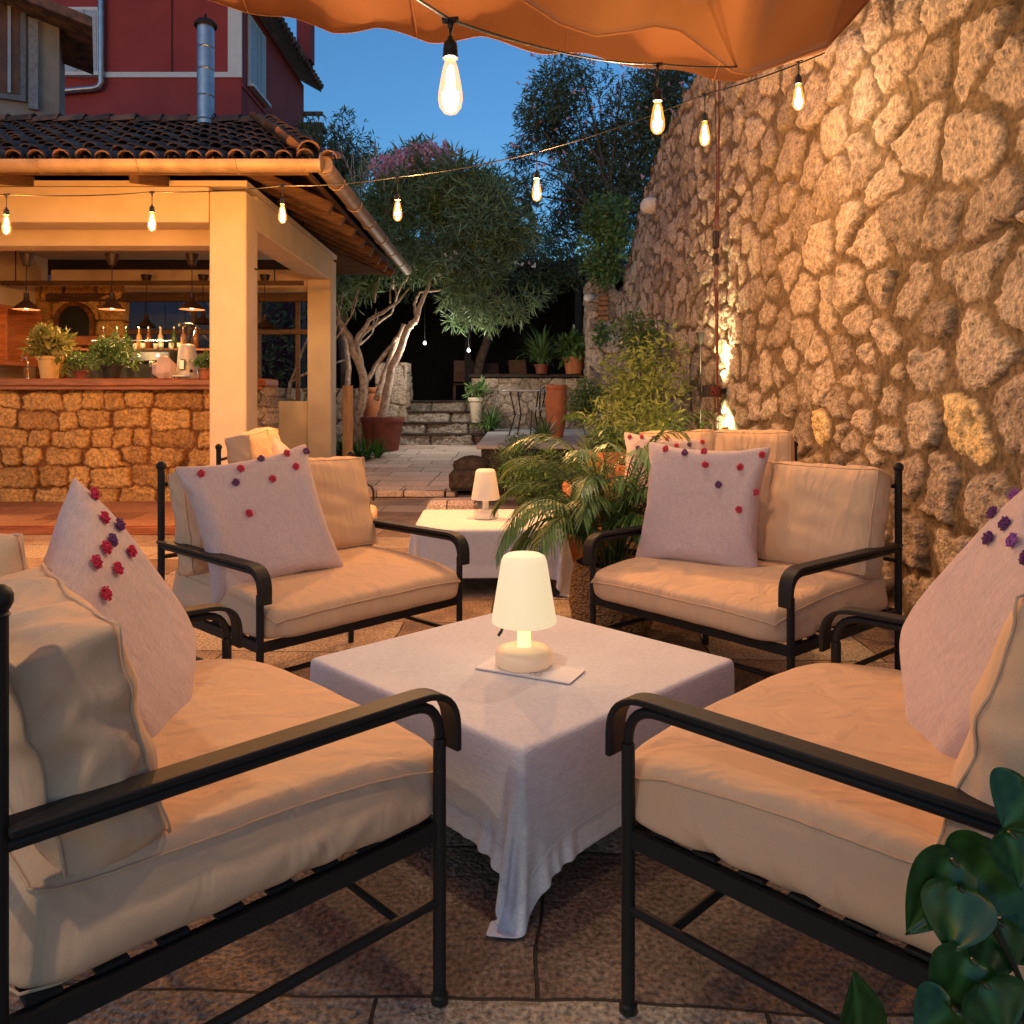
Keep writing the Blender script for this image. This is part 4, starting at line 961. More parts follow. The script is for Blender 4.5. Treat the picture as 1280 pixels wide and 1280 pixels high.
def string(name, lab, pts, r=.0045):
    t = thing(name, lab, 'light string', (0,0,0), group='cables of filament bulbs')
    mb = MB(); out = []
    for a, b in zip(pts[:-1], pts[1:]):
        a = Vector(a); b = Vector(b); L = (b-a).length
        for i in range(9): q = i/9; out.append(a.lerp(b,q)-Vector((0,0,.018*L*4*q*(1-q))))
    out.append(Vector(pts[-1])); mb.tube(out, r, n=6); mb.build('cable', M['rubber'], t, smooth=True); return t
def hang(px, py, Y): return (X(px,Y), Y, Z(py,Y))
s1 = string('light_string', 'black cable of filament bulbs crossing above the table to the wall', [(-1.05,.35,2.35), (-.75,1.2,2.25), hang(563,25,2.12), hang(822,80,3.6), hang(998,75,4.55), (1.98,5.03,Z(55,5.03))])
bulb(s1, hang(563,25,2.12), 9, 1.0, drop=.045, col=FRONT_COL); bulb(s1, hang(822,80,3.6), 14, 1.0, drop=.11, col=FRONT_COL); bulb(s1, hang(998,75,4.55), 5, 1.0, drop=.08, col=FRONT_COL)
bulb(s1, (-1.05,.35,2.35), 14, 1.0, drop=.09, col=FRONT_COL)
w2 = [hang(-120,246,5.6), hang(8,243,6.1), hang(190,240,6.2), hang(353,232,6.3), hang(497,221,5.7), hang(671,190,5.3), hang(881,118,4.9), (1.98,5.1,Z(66,5.1))]
s2 = string('light_string', 'long black cable of filament bulbs running from the bar eaves across to the wall', w2)
PW = {8:56,190:54,353:38,497:75,671:75,881:7}
for (px,py,Y) in ((8,243,6.1),(190,240,6.2),(353,232,6.3),(497,221,5.7),(671,190,5.3),(881,118,4.9)):
    bulb(s2, hang(px,py,Y), PW[px], 1.0, col=((1,.50,.18) if px in (497,671) else None), drop={8:.10,190:.10,353:.09,497:.11,671:.12,881:.11}[px])
bulb(s2, hang(-120,246,5.6), 56, 1.0, drop=.1)

# ================================================================ SOFAS
W2, DP = .475, .79
seatc = sim_box(.85,.75,.150,.85*.75*.150*1.16, nx=44, ny=38, nz=8, seed=3, slack=1.03, gather=1.035, core=.10)
backc = sim_box(.445,.14,.40,.445*.15*.42*1.27, nx=24, ny=9, nz=22, seed=8, slack=1.04, gather=1.07, core=.30, floor=False)
backc2 = sim_box(.445,.14,.40,.445*.15*.42*1.20, nx=24, ny=9, nz=22, seed=18, slack=1.04, gather=1.07, core=.30, floor=False)
seatc = ripple(seatc,'seat',.65); backc = ripple(backc,'back'); backc2 = ripple(backc2,'back',.9)
def sofa_proto():
    t = thing('metal_sofa', '', 'sofa')
    ir = M['iron']; r = .0135
    for s in (-1,1):
        # leg + arm tube in one bend, then the flat strap on top curling down over the front
        x = s*W2; mb = MB()
        path = [(x,0,.012),(x,0,.53)] + bez((x,0,.53),(x,0,.604),(x,.075,.604),7)[1:] + [(x,DP,.604)]
        mb.tube(path[:2], r, n=12); mb.build('front_leg', ir, t, auto=40)
        foot = MB().lathe([(.014,0),(.018,.002),(.018,.016),(.014,.02)], (x,0,0), n=14, cap=True).build('foot', M['rubber'], t)
        mb = MB(); mb.tube(path[1:], .011, n=10, up=(1,0,0))
        pp = [(x,-.032,.50),(x,-.032,.545)] + bez((x,-.032,.545),(x,-.032,.626),(x,.06,.626),8)[1:] + [(x,DP*.35,.626),(x,DP-.01,.626)]
        mb.tube(pp, .01, rect=(.052,.013), up=(0,-1,0)); mb.build('armrest', ir, t, auto=40, bevel=.003)
        mb = MB(); mb.tube([(x,DP,0),(x,DP,.925)], .0145, n=12); mb.ball((x,DP,.937), .021, 12); mb.ball((x,DP,.916),.017,10,(1,1,.35)); mb.build('rear_post', ir, t, auto=50)
        mb = MB(); mb.tube([(x,0,.345),(x,DP,.345)], .01, rect=(.012,.036)); mb.tube([(x-s*.014,0,.352),(x-s*.014,DP,.352)], .008, rect=(.03,.006)); mb.build('side_rail', ir, t)
        MB().tube([(x,.0,.205),(x,DP,.205)], .010, n=10).build('stretcher', ir, t, auto=50)
    mb = MB(); mb.tube([(-W2,0,.345),(W2,0,.345)], .01, rect=(.012,.036)); mb.build('front_rail', ir, t)
    mb = MB(); mb.tube([(-W2,DP,.345),(W2,DP,.345)], .01, rect=(.012,.036)); mb.build('rear_rail', ir, t)
    MB().tube([(-W2,.10,.205),(W2,.10,.205)], .010, n=10).build('stretcher', ir, t, auto=50)
    for z_ in (.56,.86): MB().tube([(-W2,DP,z_),(W2,DP,z_)], .0095, n=10).build('back_rail', ir, t, auto=50)
    for i in range(8): MB().box((0,.07+i*.094,.366),(.93,.05,.008),bev=.002).build('slat', ir, t)
    o = quad_obj('seat_cushion', seatc[0], seatc[1], M['cush'], t); o.location = (0,DP/2-.035,.372)
    # piping seams round the top edge
    def piping(sim, par, r_=.0026):
        for lp_ in sim[2]:
            mb = MB(); P_ = sim[0][lp_]; c_ = P_.mean(0); P_ = c_+(P_-c_)*1.006; mb.tube([tuple(p) for p in P_], r_, n=5); mb.build('piping', M['cush'], par, smooth=True)
    piping(seatc, o)
    for k, s in enumerate((-1,1)):
        bc = backc if k else backc2
        o = quad_obj('back_cushion', bc[0], bc[1], M['cush'], t); o.location = (s*.222, DP-.135+.012*k, .520+.195); o.rotation_euler = (R(-13-2*k), R(1.5*s), R(2*s)); piping(bc, o)
    return t
p0 = sofa_proto()
def place(L0, th, side, lab, name=None, first=False):
    th = R(th); ydir = Vector((math.cos(th), math.sin(th),0)); xdir = Vector((ydir.y, -ydir.x, 0)); org = Vector((*L0,0)) - xdir*(side*W2)
    Mx = Matrix(((xdir.x,ydir.x,0,org.x),(xdir.y,ydir.y,0,org.y),(0,0,1,0),(0,0,0,1)))
    if first: p0.matrix_world = Mx; o = p0; o['label'] = lab
    else: o = dup(p0, Mx, lab)
    o['group'] = 'black iron sofas round the clothed tables'
    return Mx
SA = place((-.145,1.612), 224.5, -1, 'black iron sofa nearest the camera at the lower left', first=True)
SB = place((-.876,2.80), 137, -1, 'black iron sofa across the table on the left, mauve pillow at its left end')
SD = place((.955,2.76), 39.5, 1, 'black iron sofa against the rubble wall on the right side of the table')
SC = place((.229,1.588), -45.5, 1, 'black iron sofa at the lower right behind the glossy green plant')
SE = place((-1.02,5.75), 185, 1, 'black iron sofa mostly hidden behind the left sofa, beside the cream pillar')
SF = place((1.50,4.30), 70, 1, 'black iron sofa mostly hidden behind the right sofa, near the wall lamp')

# each sofa's cushions lie a little differently
sofas = [o for o in bpy.data.objects if o.type == 'EMPTY' and o.name.startswith('metal_sofa')]
for so_ in sofas:
    for ch in so_.children:
        if ch.name.startswith('back_cushion'):
            h_ = (so_.matrix_world.translation.x*7.3+ch.location.x*11)%1
            ch.rotation_euler.x += R(3)*(h_-.5); ch.rotation_euler.y += R(5)*(h_-.5); ch.location.y += .015*(h_-.5)
            if so_['label'].startswith(('black iron sofa mostly hidden',)): ch.location.z += .085; ch.rotation_euler.x = R(-8)
            if so_ is p0 and ch.location.x < 0: ch.scale = (.95,1.1,.86); ch.location = (-.225, DP-.14, .69)
p0.scale = (1,.965,1)

# ---- pillows
pa = sim_pillow(.58, 36, .0205, 1); pb = sim_pillow(.58, 36, .0165, 2, sag=1.0)
POM = [(-.30,.41,0),(-.13,.39,1),(.02,.40,0),(.44,.40,0),(.05,.29,0),(.30,.31,0),(.17,.15,1),(.43,.14,0),(.33,-.02,0)]
def pompom_mesh(seed, r=.0165):
    rr_ = random.Random(seed); mb = MB()
    for k in range(120):
        d = Vector([rr_.gauss(0,1) for _ in range(3)]).normalized(); d.z *= .42; p = d*r*rr_.uniform(.55,.95); mb.ball(tuple(p), r*rr_.uniform(.11,.19), 5)
    return mb
pom_me = {}
for nm in ('pom1','pom2','pom3'):
    o = pompom_mesh(hash(nm) % 7 + 1).build('pompom', M[nm], None, smooth=True); pom_me[nm] = o.data; bpy.data.objects.remove(o)
def pillow(sim, centre, normal, roll, lab, poms=POM, violet=False, cat='pillow', scale=1.0, cols=None):
    x, q, A = sim
    nrm = Vector(normal).normalized(); up = Vector((0,0,1)); u = (up-nrm*up.dot(nrm)).normalized(); r_ = u.cross(nrm)
    Rm = Matrix((r_,u,nrm)).transposed().to_4x4() @ Matrix.Rotation(roll,4,'Z')
    me = np_mesh('throw_pillow', x, q, M['pill'], None, None); sb = me.modifiers.new('s','SUBSURF'); sb.levels = 1; sb.render_levels = 1
    # seam piping
    me.matrix_world = Matrix.Translation(centre) @ Rm @ Matrix.Scale(scale,4)
    tag(me, lab, cat, 'mauve throw pillows on the sofas')
    top = x[A.ravel()]
    for k, (a, b, c) in enumerate(poms):
        g = (int(round((a+.5)*35)), int(round((b+.5)*35))); p = x[A[g]]
        nm = ('pom2' if c else ('pom3' if violet else 'pom1'))
        if violet and c == 0 and k % 3 == 1: nm = 'pom2'
        o = bpy.data.objects.new('pompom', pom_me[nm]); C.objects.link(o); o.parent = me; o.location = (p[0],p[1],p[2]+.008); o.rotation_euler = (0,0,k*1.3)
    return me
def sofapt(Mx, x, y, z): return Mx @ Vector((x,y,z))
def facing(Mx, tilt, yaw=0):   # pillow leaning back: normal towards the sofa's front and up
    d = Mx.to_3x3() @ Vector((math.sin(yaw), -math.cos(yaw), 0)); return Vector((d.x, d.y, math.tan(tilt)))
pillow(pa, sofapt(SA,.14,.40,.675), facing(SA,R(22),R(-40)), R(30), 'mauve pillow with red pompoms standing on the lower left sofa', [(.40,.42,0),(.30,.37,0),(.36,.27,1),(.22,.30,1),(.27,.20,0),(.12,.34,0),(.10,.24,0),(.02,.37,0),(-.08,.28,0)])
pillow(pb, sofapt(SB,-.24,.39,.73), facing(SB,R(22),R(-8)), R(8), 'mauve pillow with red pompoms at the left end of the far left sofa', [(-.36,.38,0),(-.10,.37,0),(.08,.40,1),(.26,.41,0),(.44,.42,1),(.30,.29,0),(.10,.24,0),(-.16,.26,1),(-.14,.05,0)])
pillow(pb, sofapt(SD,-.20,.39,.745), facing(SD,R(15),R(18)), R(-1), 'mauve pillow with red and plum pompoms on the sofa against the rubble wall')
pillow(pa, sofapt(SC,-.12,.47,.70), facing(SC,R(24),R(38)), R(-32), 'mauve pillow with violet pompoms on the lower right sofa', [(-.46,.36,0),(-.40,.28,1),(-.46,.22,0),(-.46,.08,0),(-.28,.34,0),(-.26,.24,1),(-.14,.37,0),(-.02,.38,0),(.1,.4,0)], violet=True)
pillow(pb, sofapt(SE,.12,.46,.70), facing(SE,R(35),R(0)), R(40), 'plain mauve pillow slumped on the hidden sofa beside the pillar', [])
pillow(pb, sofapt(SF,-.30,.50,.745), facing(SF,R(20),R(8)), R(-4), 'mauve pillow with a row of small pompoms on the hidden sofa near the wall lamp', [(-.42,.40,0),(-.28,.42,0),(-.14,.41,1),(.0,.42,0),(.12,.33,0),(.26,.36,1),(.40,.42,0),(-.3,.28,1),(-.1,.25,0)], scale=.95)

# ================================================================ TABLES
def table(loc, rz, hx, hy, h, lab):
    t = thing('coffee_table', lab, 'table', loc, rz, 'low tables under white cloths')
    MB().box((0,0,h-.014),(hx*1.92,hy*1.92,.022),bev=.004).build('tabletop', M['dark'], t)
    for sx in (-1,1):
        for sy in (-1,1): MB().tube([(sx*(hx-.05),sy*(hy-.05),h-.02),(sx*(hx-.02),sy*(hy-.02),.0)], .012, n=8).build('leg', M['iron'], t)
    mb = MB()
    for s in (-1,1): mb.tube([(s*(hx-.03),-(hy-.03),.12),(0,0,.2),(s*(hx-.03),(hy-.03),.12)], .008, n=8)
    mb.build('brace', M['iron'], t, smooth=True); return t
TC = (.03,2.475); TR = R(44.5)
table((*TC,0), TR, .455, .455, .405, 'low square table hidden under the white cloth between the four sofas')
cx, cq, cI = sim_cloth(.462,.462,.412,.175,.21,n=84,seed=5,lean=(-.45,.45,0))
def hema(I, k=4):
    h = np.zeros(I.shape); h[:k] = 1; h[-k:] = 1; h[:,:k] = 1; h[:,-k:] = 1; return h.ravel()
o = np_mesh('tablecloth', cx, cq, M['cloth'], None, dict(hem=hema(cI))); o.location = (*TC,0); o.rotation_euler = (0,0,TR)
md = o.modifiers.new('t','SOLIDIFY'); md.thickness = .0015; md.offset = 1; sb = o.modifiers.new('s','SUBSURF'); sb.levels = 1; sb.render_levels = 1
tag(o, 'white linen tablecloth with a hanging corner on the table between the four sofas', 'tablecloth', 'white linen tablecloths')
# stitched hem line
def hem(cx, cI, par, k=4, off=.0016):
    n = cI.shape[0]; I = np.concatenate([cI[k,k:n-k], cI[k:n-k,n-k-1][1:], cI[n-k-1,k:n-k][::-1][1:], cI[k:n-k,k][::-1][1:]])
    c = np.array([0,0,cx[:,2].mean()]); pts = []
    for i in I: p = cx[i]; d = np.array([p[0],p[1],0]); d /= np.linalg.norm(d)+1e-6; pts.append(tuple(p+d*off*1.5))
    mb = MB(); mb.tube(pts, .0011, n=4); mb.build('hem_stitching', M['cloth'], par, smooth=True)
hem(cx, cI, o)
T2 = (-.16,5.47)
table((*T2,0), R(2), .47, .46, .405, 'second low table hidden under the smaller white cloth further back')
c2, q2_, I2 = sim_cloth(.477,.467,.412,.26,.27,n=56,seed=9)
o = np_mesh('tablecloth', c2, q2_, M['cloth'], None, dict(hem=hema(I2,3))); o.location = (*T2,0); o.rotation_euler = (0,0,R(2))
md = o.modifiers.new('t','SOLIDIFY'); md.thickness = .0015; md.offset = 1; sb = o.modifiers.new('s','SUBSURF'); sb.levels = 1; sb.render_levels = 1
tag(o, 'white linen tablecloth on the second table in front of the palm', 'tablecloth', 'white linen tablecloths')

def lamp(loc, lit, lab, k=1.0):
    t = thing('table_lamp', lab, 'lamp', loc, 0, 'white cordless table lamps'); t.scale = (k,k,k)
    if lit:
        ms = mat('glowing_shade', (.5,.46,.38), .5, emis=(1.0,.80,.46), es=.20); mst = mat('glowing_stem', (.9,.84,.6), .5, emis=(1.0,.82,.36), es=.27); mbs = mat('lit_base', (.88,.72,.52), .5, emis=(1.0,.60,.32), es=.045)
    else: ms = mst = mbs = mat('faintly_glowing_plastic', (.78,.70,.60), .45, emis=(1,.75,.5), es=.02)  # lamp is off; a faint warm glow is put into its plastic
    MB().lathe([(.001,.062-.062),(.070,0),(.082,.006),(.086,.02),(.086,.036),(.080,.050),(.060,.057),(.026,.060)], n=40).build('base', mbs, t, smooth=True)
    MB().lathe([(.024,.056),(.0205,.066),(.0205,.16)], n=24).build('stem', mst, t, smooth=True)
    sh = MB().lathe([(.092,.128),(.096,.131),(.0965,.137),(.068,.312),(.062,.326),(.050,.3325),(.001,.334)], n=44).build('shade', ms, t, smooth=True)
    MB().lathe([(.001,.150),(.06,.150),(.093,.132)], n=40).build('shade_inside', ms, t, smooth=True)
    MB().tube([(-.062,-.055,.130),(-.067,-.060,.118),(-.076,-.063,.106)], [.003,.0045,.0045], n=6).build('strap', M['rubber'], t)
    if lit:
        l = bpy.data.lights.new('lamp_light','POINT'); l.energy = 1.6; l.color = (1,.66,.33); l.shadow_soft_size = .06; lo = bpy.data.objects.new('lamp_light', l); C.objects.link(lo); lo.parent = t; lo.location = (0,0,.095)
        lo.location = (0,0,.40); l.energy = .0
        bpy.data.objects.remove(lo)
    return t
L1 = (X(655,2.40), 2.40, .4165)
lamp(L1, True, 'glowing cream cordless lamp standing on the menu card on the front table')
L2 = (X(607,5.45), 5.45, .4165)
lamp(L2, False, 'unlit white cordless lamp on the second table')
# menu card: folded sheet with a small drawn emblem
mc = thing('menu_card', 'folded white card with a small round line emblem under the glowing lamp', 'card', (X(662,2.36),2.36,.4160), R(-26))
paper = mat('white_card', (.74,.72,.76), .6)
MB().box((0,0,.0008),(.30,.125,.0012)).build('lower_sheet', paper, mc); MB().box((.002,.001,.0030),(.298,.123,.0012),rx=.006).build('cover', paper, mc)
ink = mat('grey_ink', (.10,.09,.09), .7); mb = MB()
em = (.038,-.035)
mb.tube([(em[0]+math.cos(a)*.020, em[1]+math.sin(a)*.014, .0040) for a in np.linspace(0.35,2*math.pi-.35,26)], .0005, n=4)
mb.tube([(em[0]-.010,em[1]+.007,.004),(em[0]-.005,em[1]-.007,.004),(em[0],em[1]+.006,.004),(em[0]+.006,em[1]-.007,.004),(em[0]+.012,em[1]+.008,.004)], .0005, n=4)
mb.build('emblem', ink, mc)
# dark berries sprig on the unlit lamp base
ORD = ['first','second','third','fourth','fifth','sixth','seventh','eighth','ninth']
# ================================================================ PLANTS AND POTS
def pot_mb(r1, r2, h, rim=.012, n=28):
    mb = MB(); mb.lathe([(.001,0),(r1,0),(r1+(r2-r1)*.85,h*.84),(r2+rim,h*.85),(r2+rim*1.3,h*.97),(r2+rim*.6,h),(r2-.01,h),(r2-.02,h*.88),(.001,h*.87)], n=n); return mb
def jar_mb(r, h):
    mb = MB(); mb.lathe([(.001,0),(r*.52,0),(r*.58,h*.03),(r*.8,h*.25),(r*.98,h*.62),(r,h*.74),(r*.9,h*.86),(r*.84,h*.90),(r*.95,h*.93),(r*.97,h*.97),(r*.9,h),(r*.8,h),(r*.76,h*.93),(.001,h*.92)], n=32); return mb
# --- areca palm in a jute basket
def jute():
    m = bpy.data.materials.new('woven_jute'); m.use_nodes = True; t = m.node_tree; b = t.nodes['Principled BSDF']; L = t.links; b.inputs['Roughness'].default_value = .9
    co = t.nodes.new('ShaderNodeTexCoord'); n = t.nodes.new('ShaderNodeTexVoronoi'); n.inputs['Scale'].default_value = 55; mp = t.nodes.new('ShaderNodeMapping'); mp.inputs['Scale'].default_value = (1,1,1.7); L.new(co.outputs['Object'], mp.inputs[0]); L.new(mp.outputs[0], n.inputs['Vector'])
    rp = t.nodes.new('ShaderNodeValToRGB'); e = rp.color_ramp.elements; e[0].color = (.58,.37,.18,1); e[1].color = (.16,.08,.03,1); e[1].position = .75; L.new(n.outputs['Distance'], rp.inputs['Fac']); L.new(rp.outputs['Color'], b.inputs['Base Color'])
    bp = t.nodes.new('ShaderNodeBump'); bp.inputs['Distance'].default_value = .015; bp.invert = True; L.new(n.outputs['Distance'], bp.inputs['Height']); L.new(bp.outputs[0], b.inputs['Normal']); return m
M['wicker'] = jute()
pl = thing('potted_palm', 'feathery palm in a round woven jute basket behind the front table', 'palm', (.52,4.18,0))
MB().lathe([(.001,0),(.17,0),(.205,.06),(.225,.17),(.215,.29),(.195,.37),(.185,.375),(.178,.36),(.20,.28),(.001,.27)], n=40).build('basket', M['wicker'], pl, smooth=True)
def frond(mbl, mbs, base, az, el, L, rnd, nl=26, lw=.016, ll=.20, droop=1.15):
    p = Vector(base); d = Vector((math.cos(az)*math.cos(el), math.sin(az)*math.cos(el), math.sin(el))); pts = [p.copy()]; dirs = [d.copy()]; seg = 22
    for i in range(seg):
        d = (d+Vector((0,0,-droop/seg*(.4+1.4*i/seg)))).normalized(); p = p+d*(L/seg); pts.append(p.copy()); dirs.append(d.copy())
    mbs.tube(pts, [.0045*(1-.75*i/seg)+.001 for i in range(seg+1)], n=5, a=rnd.random())
    for i in range(nl):
        t = .28+.72*i/nl; k = t*seg; j = min(seg-1,int(k)); q = pts[j].lerp(pts[j+1],k-j); dd = dirs[j]
        sd = dd.cross(Vector((0,0,1))).normalized(); 
        for s in (-1,1):
            l = ll*(math.sin(math.pi*(.12+.80*t))**.6)*rnd.uniform(.8,1.15); ld = (dd*(.55+.6*t)+sd*s*(1.0-.45*t)+Vector((0,0,-.5+rnd.uniform(-.15,.15)))).normalized()
            V = []; c = q.copy(); wv = ld.cross(Vector((0,0,1))).normalized()
            for m_ in range(4):
                w_ = lw*(.5,1,.75,.04)[m_]*.5; V += [tuple(c-wv*w_), tuple(c+wv*w_)]; c = c+ld*(l/3); ld = (ld+Vector((0,0,-.30))).normalized()
            mbl.add(V, [(0,1,3,2),(2,3,5,4),(4,5,7,6)], min(1,max(0,rnd.gauss(.45,.25))))
rn = random.Random(12)
for k in range(46):
    mbl, mbs = MB(), MB(); az = k*2.399+rn.uniform(-.3,.3); inner = k < 9
    frond(mbl, mbs, (rn.uniform(-.05,.05),rn.uniform(-.05,.05),.28), az, rn.uniform(1.2,1.5) if inner else rn.uniform(1.1,1.5), rn.uniform(.78,1.12), rn, nl=34, ll=.20, lw=.0115, droop=3.0 if not inner else 2.4)
    f = mbl.build('frond', M['palm'], pl); mbs.build('stalk', leaf_mat('palm_stalk', (.05,.07,.02),(.14,.15,.05),.5,0) if k == 0 else bpy.data.materials['palm_stalk'], f, smooth=True)
# --- bushes and pots in the bed behind
def bush(name, lab, cat, c, rad, count, size, m, seed, asp=.3, squash=(1,1,.9), n=7, flowers=None, stems=True, **kw):
    t = thing(name, lab, cat, (c[0],c[1],0)); r = random.Random(seed)
    cs = [(r.uniform(-1,1)*rad*.55*squash[0], r.uniform(-1,1)*rad*.5*squash[1], c[2]+r.uniform(-1,1)*rad*.6*squash[2]) for _ in range(n)]
    leaves('foliage', cs, [rad*r.uniform(.35,.6) for _ in cs], count, size, m, t, aspect=asp, seed=seed, **kw)
    mb = MB()
    for q in (cs[:7] if stems else []): mb.tube(bez((0,0,0.02),(q[0]*.3,q[1]*.3,q[2]*.6),q,6), .009, n=5)
    if stems: mb.build('stem', M['barkd'], t)
    if flowers:
        leaves('flowers', cs, [rad*.62 for _ in cs], flowers[0], flowers[1], flowers[2], t, aspect=.9, seed=seed+1, whorl=5, shell=.6)['kind'] = 'stuff'
    return t
bush('lime_shrub', 'yellow green leafy shrub lit by the wall lamp', 'shrub', (1.46,8.8,1.30), .66, 3000, .085, M['lime'], 1, asp=.36, squash=(.6,1,1.15), n=12, flowers=(90,.03,M['white_fl']), clump=1.8)
bush('upper_shrub', 'dark narrow shrub climbing the wall above the yellow green one', 'shrub', (1.60,10.0,2.0), .45, 900, .085, M['shrub'], 2, asp=.38, squash=(.55,1,1), n=8)
bush('round_shrub', 'rounded dark green shrub beside the terracotta amphora', 'shrub', (1.12,10.9,1.18), .40, 2200, .06, M['shrub'], 3, asp=.4, n=9, squash=(1,1,.85))
bush('flowering_shrub', 'small white flowering shrub below the far pier', 'shrub', (1.38,9.9,1.25), .34, 1100, .07, M['lime'], 4, asp=.35, n=7, flowers=(120,.045,M['white_fl']))
bush('trailing_shrub', 'mixed yellow green trailing shrub in the middle of the bed', 'shrub', (1.15,7.7,.82), .48, 2200, .09, M['lime'], 5, asp=.28, n=10, squash=(1.1,1,.8))
bush('low_shrub', 'low dark bush left of the palm by the second table', 'shrub', (.18,7.5,.42), .42, 2400, .06, M['shrub'], 6, asp=.35, n=9, squash=(.95,1,1))
bush('wall_shrub', 'dark leafy bush at the wall foot behind the hidden sofa', 'shrub', (1.5,6.5,.65), .42, 1300, .09, M['shrub'], 8, asp=.35, n=8, squash=(.7,1,1))
bush('fine_shrub', 'fine leaved grey green bush on the raised platform edge', 'shrub', (-.02,10.1,.62), .34, 1300, .05, M['lav'], 9, asp=.3, n=8, squash=(1.1,.7,.7))
# lavender: upright fine blades
lv = thing('lavender_bush', 'soft grey green lavender clump above the terracotta pots', 'lavender', (.92,7.0,0)); mb = MB(); r_ = random.Random(5)
for k in range(750):
    a = r_.uniform(0,6.28); q = r_.random()**.5*.26; b = Vector((math.cos(a)*q*.8, math.sin(a)*q*.8, .55+r_.uniform(0,.08))); L = r_.uniform(.22,.42); d = Vector((math.cos(a)*q*1.5, math.sin(a)*q*1.5, 1)).normalized(); w = .004
    s_ = Vector((-math.sin(a+k),math.cos(a+k),0)); m1 = b+d*L*.6; tp = b+d*L+Vector((math.cos(a),math.sin(a),-.3))*L*.15
    mb.add([tuple(b-s_*w),tuple(b+s_*w),tuple(m1+s_*w*1.3),tuple(tp),tuple(m1-s_*w*1.3)], [(0,1,2,3,4)])
mb.build('foliage', M['lav'], lv); pot_mb(.14,.21,.56).build('pot', M['terrad'], lv, auto=40)
# terracotta pots behind the palm
def potted(name, lab, loc, r1, r2, h, m, plantfn=None, group=None, cat='pot', jar=False):
    t = thing(name, lab, cat, loc, 0, group); (jar_mb(r2,h) if jar else pot_mb(r1,r2,h)).build('pot', m, t, auto=40); MB().lathe([(.001,h*.86),(r2*.8,h*.87)], n=20).build('soil', M['soil'], t)
    if plantfn: plantfn(t, h)
    return t
def strap(n, L, w, seed, m, droop=.9):
    def f(t, h): mb = MB(); blades(mb, (0,0,h*.86), n, L, w, seed, droop=droop); mb.build('foliage', m, t)
    return f
def leafy(count, rad, size, seed, m, asp=.4, up=.0, sq=(1,1,.8)):
    def f(t, h):
        r = random.Random(seed); cs = [(r.uniform(-1,1)*rad*.5, r.uniform(-1,1)*rad*.5, h+rad*(.3+r.random()*.7)*sq[2]) for _ in range(7)]
        leaves('foliage', cs, [rad*.5]*7, count, size, m, t, aspect=asp, seed=seed, updir=up, droop=.1)
        mb = MB(); [mb.tube([(0,0,h*.85),q], .004, n=4) for q in cs]; mb.build('stem', M['barkd'], t)
    return f
potted('terracotta_pot', 'wide orange terracotta pot seen through the palm fronds', (.60,5.85,0), .15,.22,.62, M['terra'], strap(34,.4,.02,3,M['palm']), 'terracotta pots behind the palm')
potted('terracotta_pot', 'round bellied terracotta pot lowest behind the palm', (.42,5.3,0), .15,.20,.36, M['terra'], leafy(260,.2,.08,7,M['shrub']), 'terracotta pots behind the palm')
potted('terracotta_pot', 'small terracotta pot to the right behind the palm', (.98,6.2,0), .12,.17,.72, M['terra'], strap(40,.45,.022,8,M['palm']), 'terracotta pots behind the palm')
potted('terracotta_pot', 'dark terracotta trough pot beside the pompom pillow of the hidden sofa', (1.12,5.95,0), .16,.24,.58, M['terrad'], strap(30,.4,.018,18,M['shrub']), 'terracotta pots behind the palm')
potted('terracotta_pot', 'tilted terracotta pot right above the orange one behind the palm', (.80,6.6,0), .12,.17,.80, M['terra'], leafy(200,.15,.07,17,M['shrub']), 'terracotta pots behind the palm')
potted('amphora', 'tall orange terracotta amphora standing on the raised platform', (.68,12.4,.65), .10, .175, .82, M['terra'], None, cat='amphora', jar=True)
potted('potted_dracaena', 'spiky leaved plant in a pot on the retaining wall', (.62,16.9,1.8), .11,.15,.2, M['terrad'], strap(140,.95,.03,11,M['shrub'],1.3), cat='potted plant')
potted('potted_lily', 'broad leaved white lily in a terracotta pot on the retaining wall', (1.30,17.0,1.8), .16,.22,.36, M['terra'], lambda t,h: (leafy(180,.32,.28,13,M['shrub'],.4,.3)(t,h), MB().ball((0,0,h+.62),.04,8,(.7,.4,1.8)).build('flower', M['white_fl'], t)), cat='potted plant')
potted('potted_succulent', 'small leafy plant in a tall cream pot on the right of the steps', (-.72,16.15,TZ(16)+.44), .09,.15,.50, mat('cream_pot',(.55,.48,.36),.7,var=.1), leafy(150,.24,.16,15,M['shrub'],.3,.2), cat='potted plant')
potted('planter', 'large reddish terracotta planter at the foot of the gate pier', (X(478,15),15.0,TZ(15)), .30,.40,.62, M['terrad'], None, cat='planter')
t = thing('clay_jar', 'pale orange clay jar standing between the tree trunks', 'jar', (X(463,15.6),15.6,TZ(15.6))); jar_mb(.24,1.15).build('body', M['terra'], t, auto=40)
t = thing('strap_plant', 'clump of strap leaved green plants at the foot of the pale tree', 'plant', (X(450,13.6),13.6,TZ(13.6))); mb = MB()
for k in range(9): blades(mb, (random.uniform(-.32,.32),random.uniform(-.2,.2),0), 26, .42, .035, 20+k, droop=1.0)
mb.build('foliage', leaf_mat('bright_strap_leaf',(.02,.09,.015),(.08,.22,.03),.4,.2), t)
t = thing('strap_plant', 'dark strap leaved plant between the steps and the raised platform', 'plant', (-.42,15.6,TZ(15.6)+.3)); mb = MB()
for k in range(4): blades(mb, (random.uniform(-.15,.15),random.uniform(-.15,.15),0), 26, .6, .035, 40+k, droop=1.2)
mb.build('foliage', M['shrub'], t)
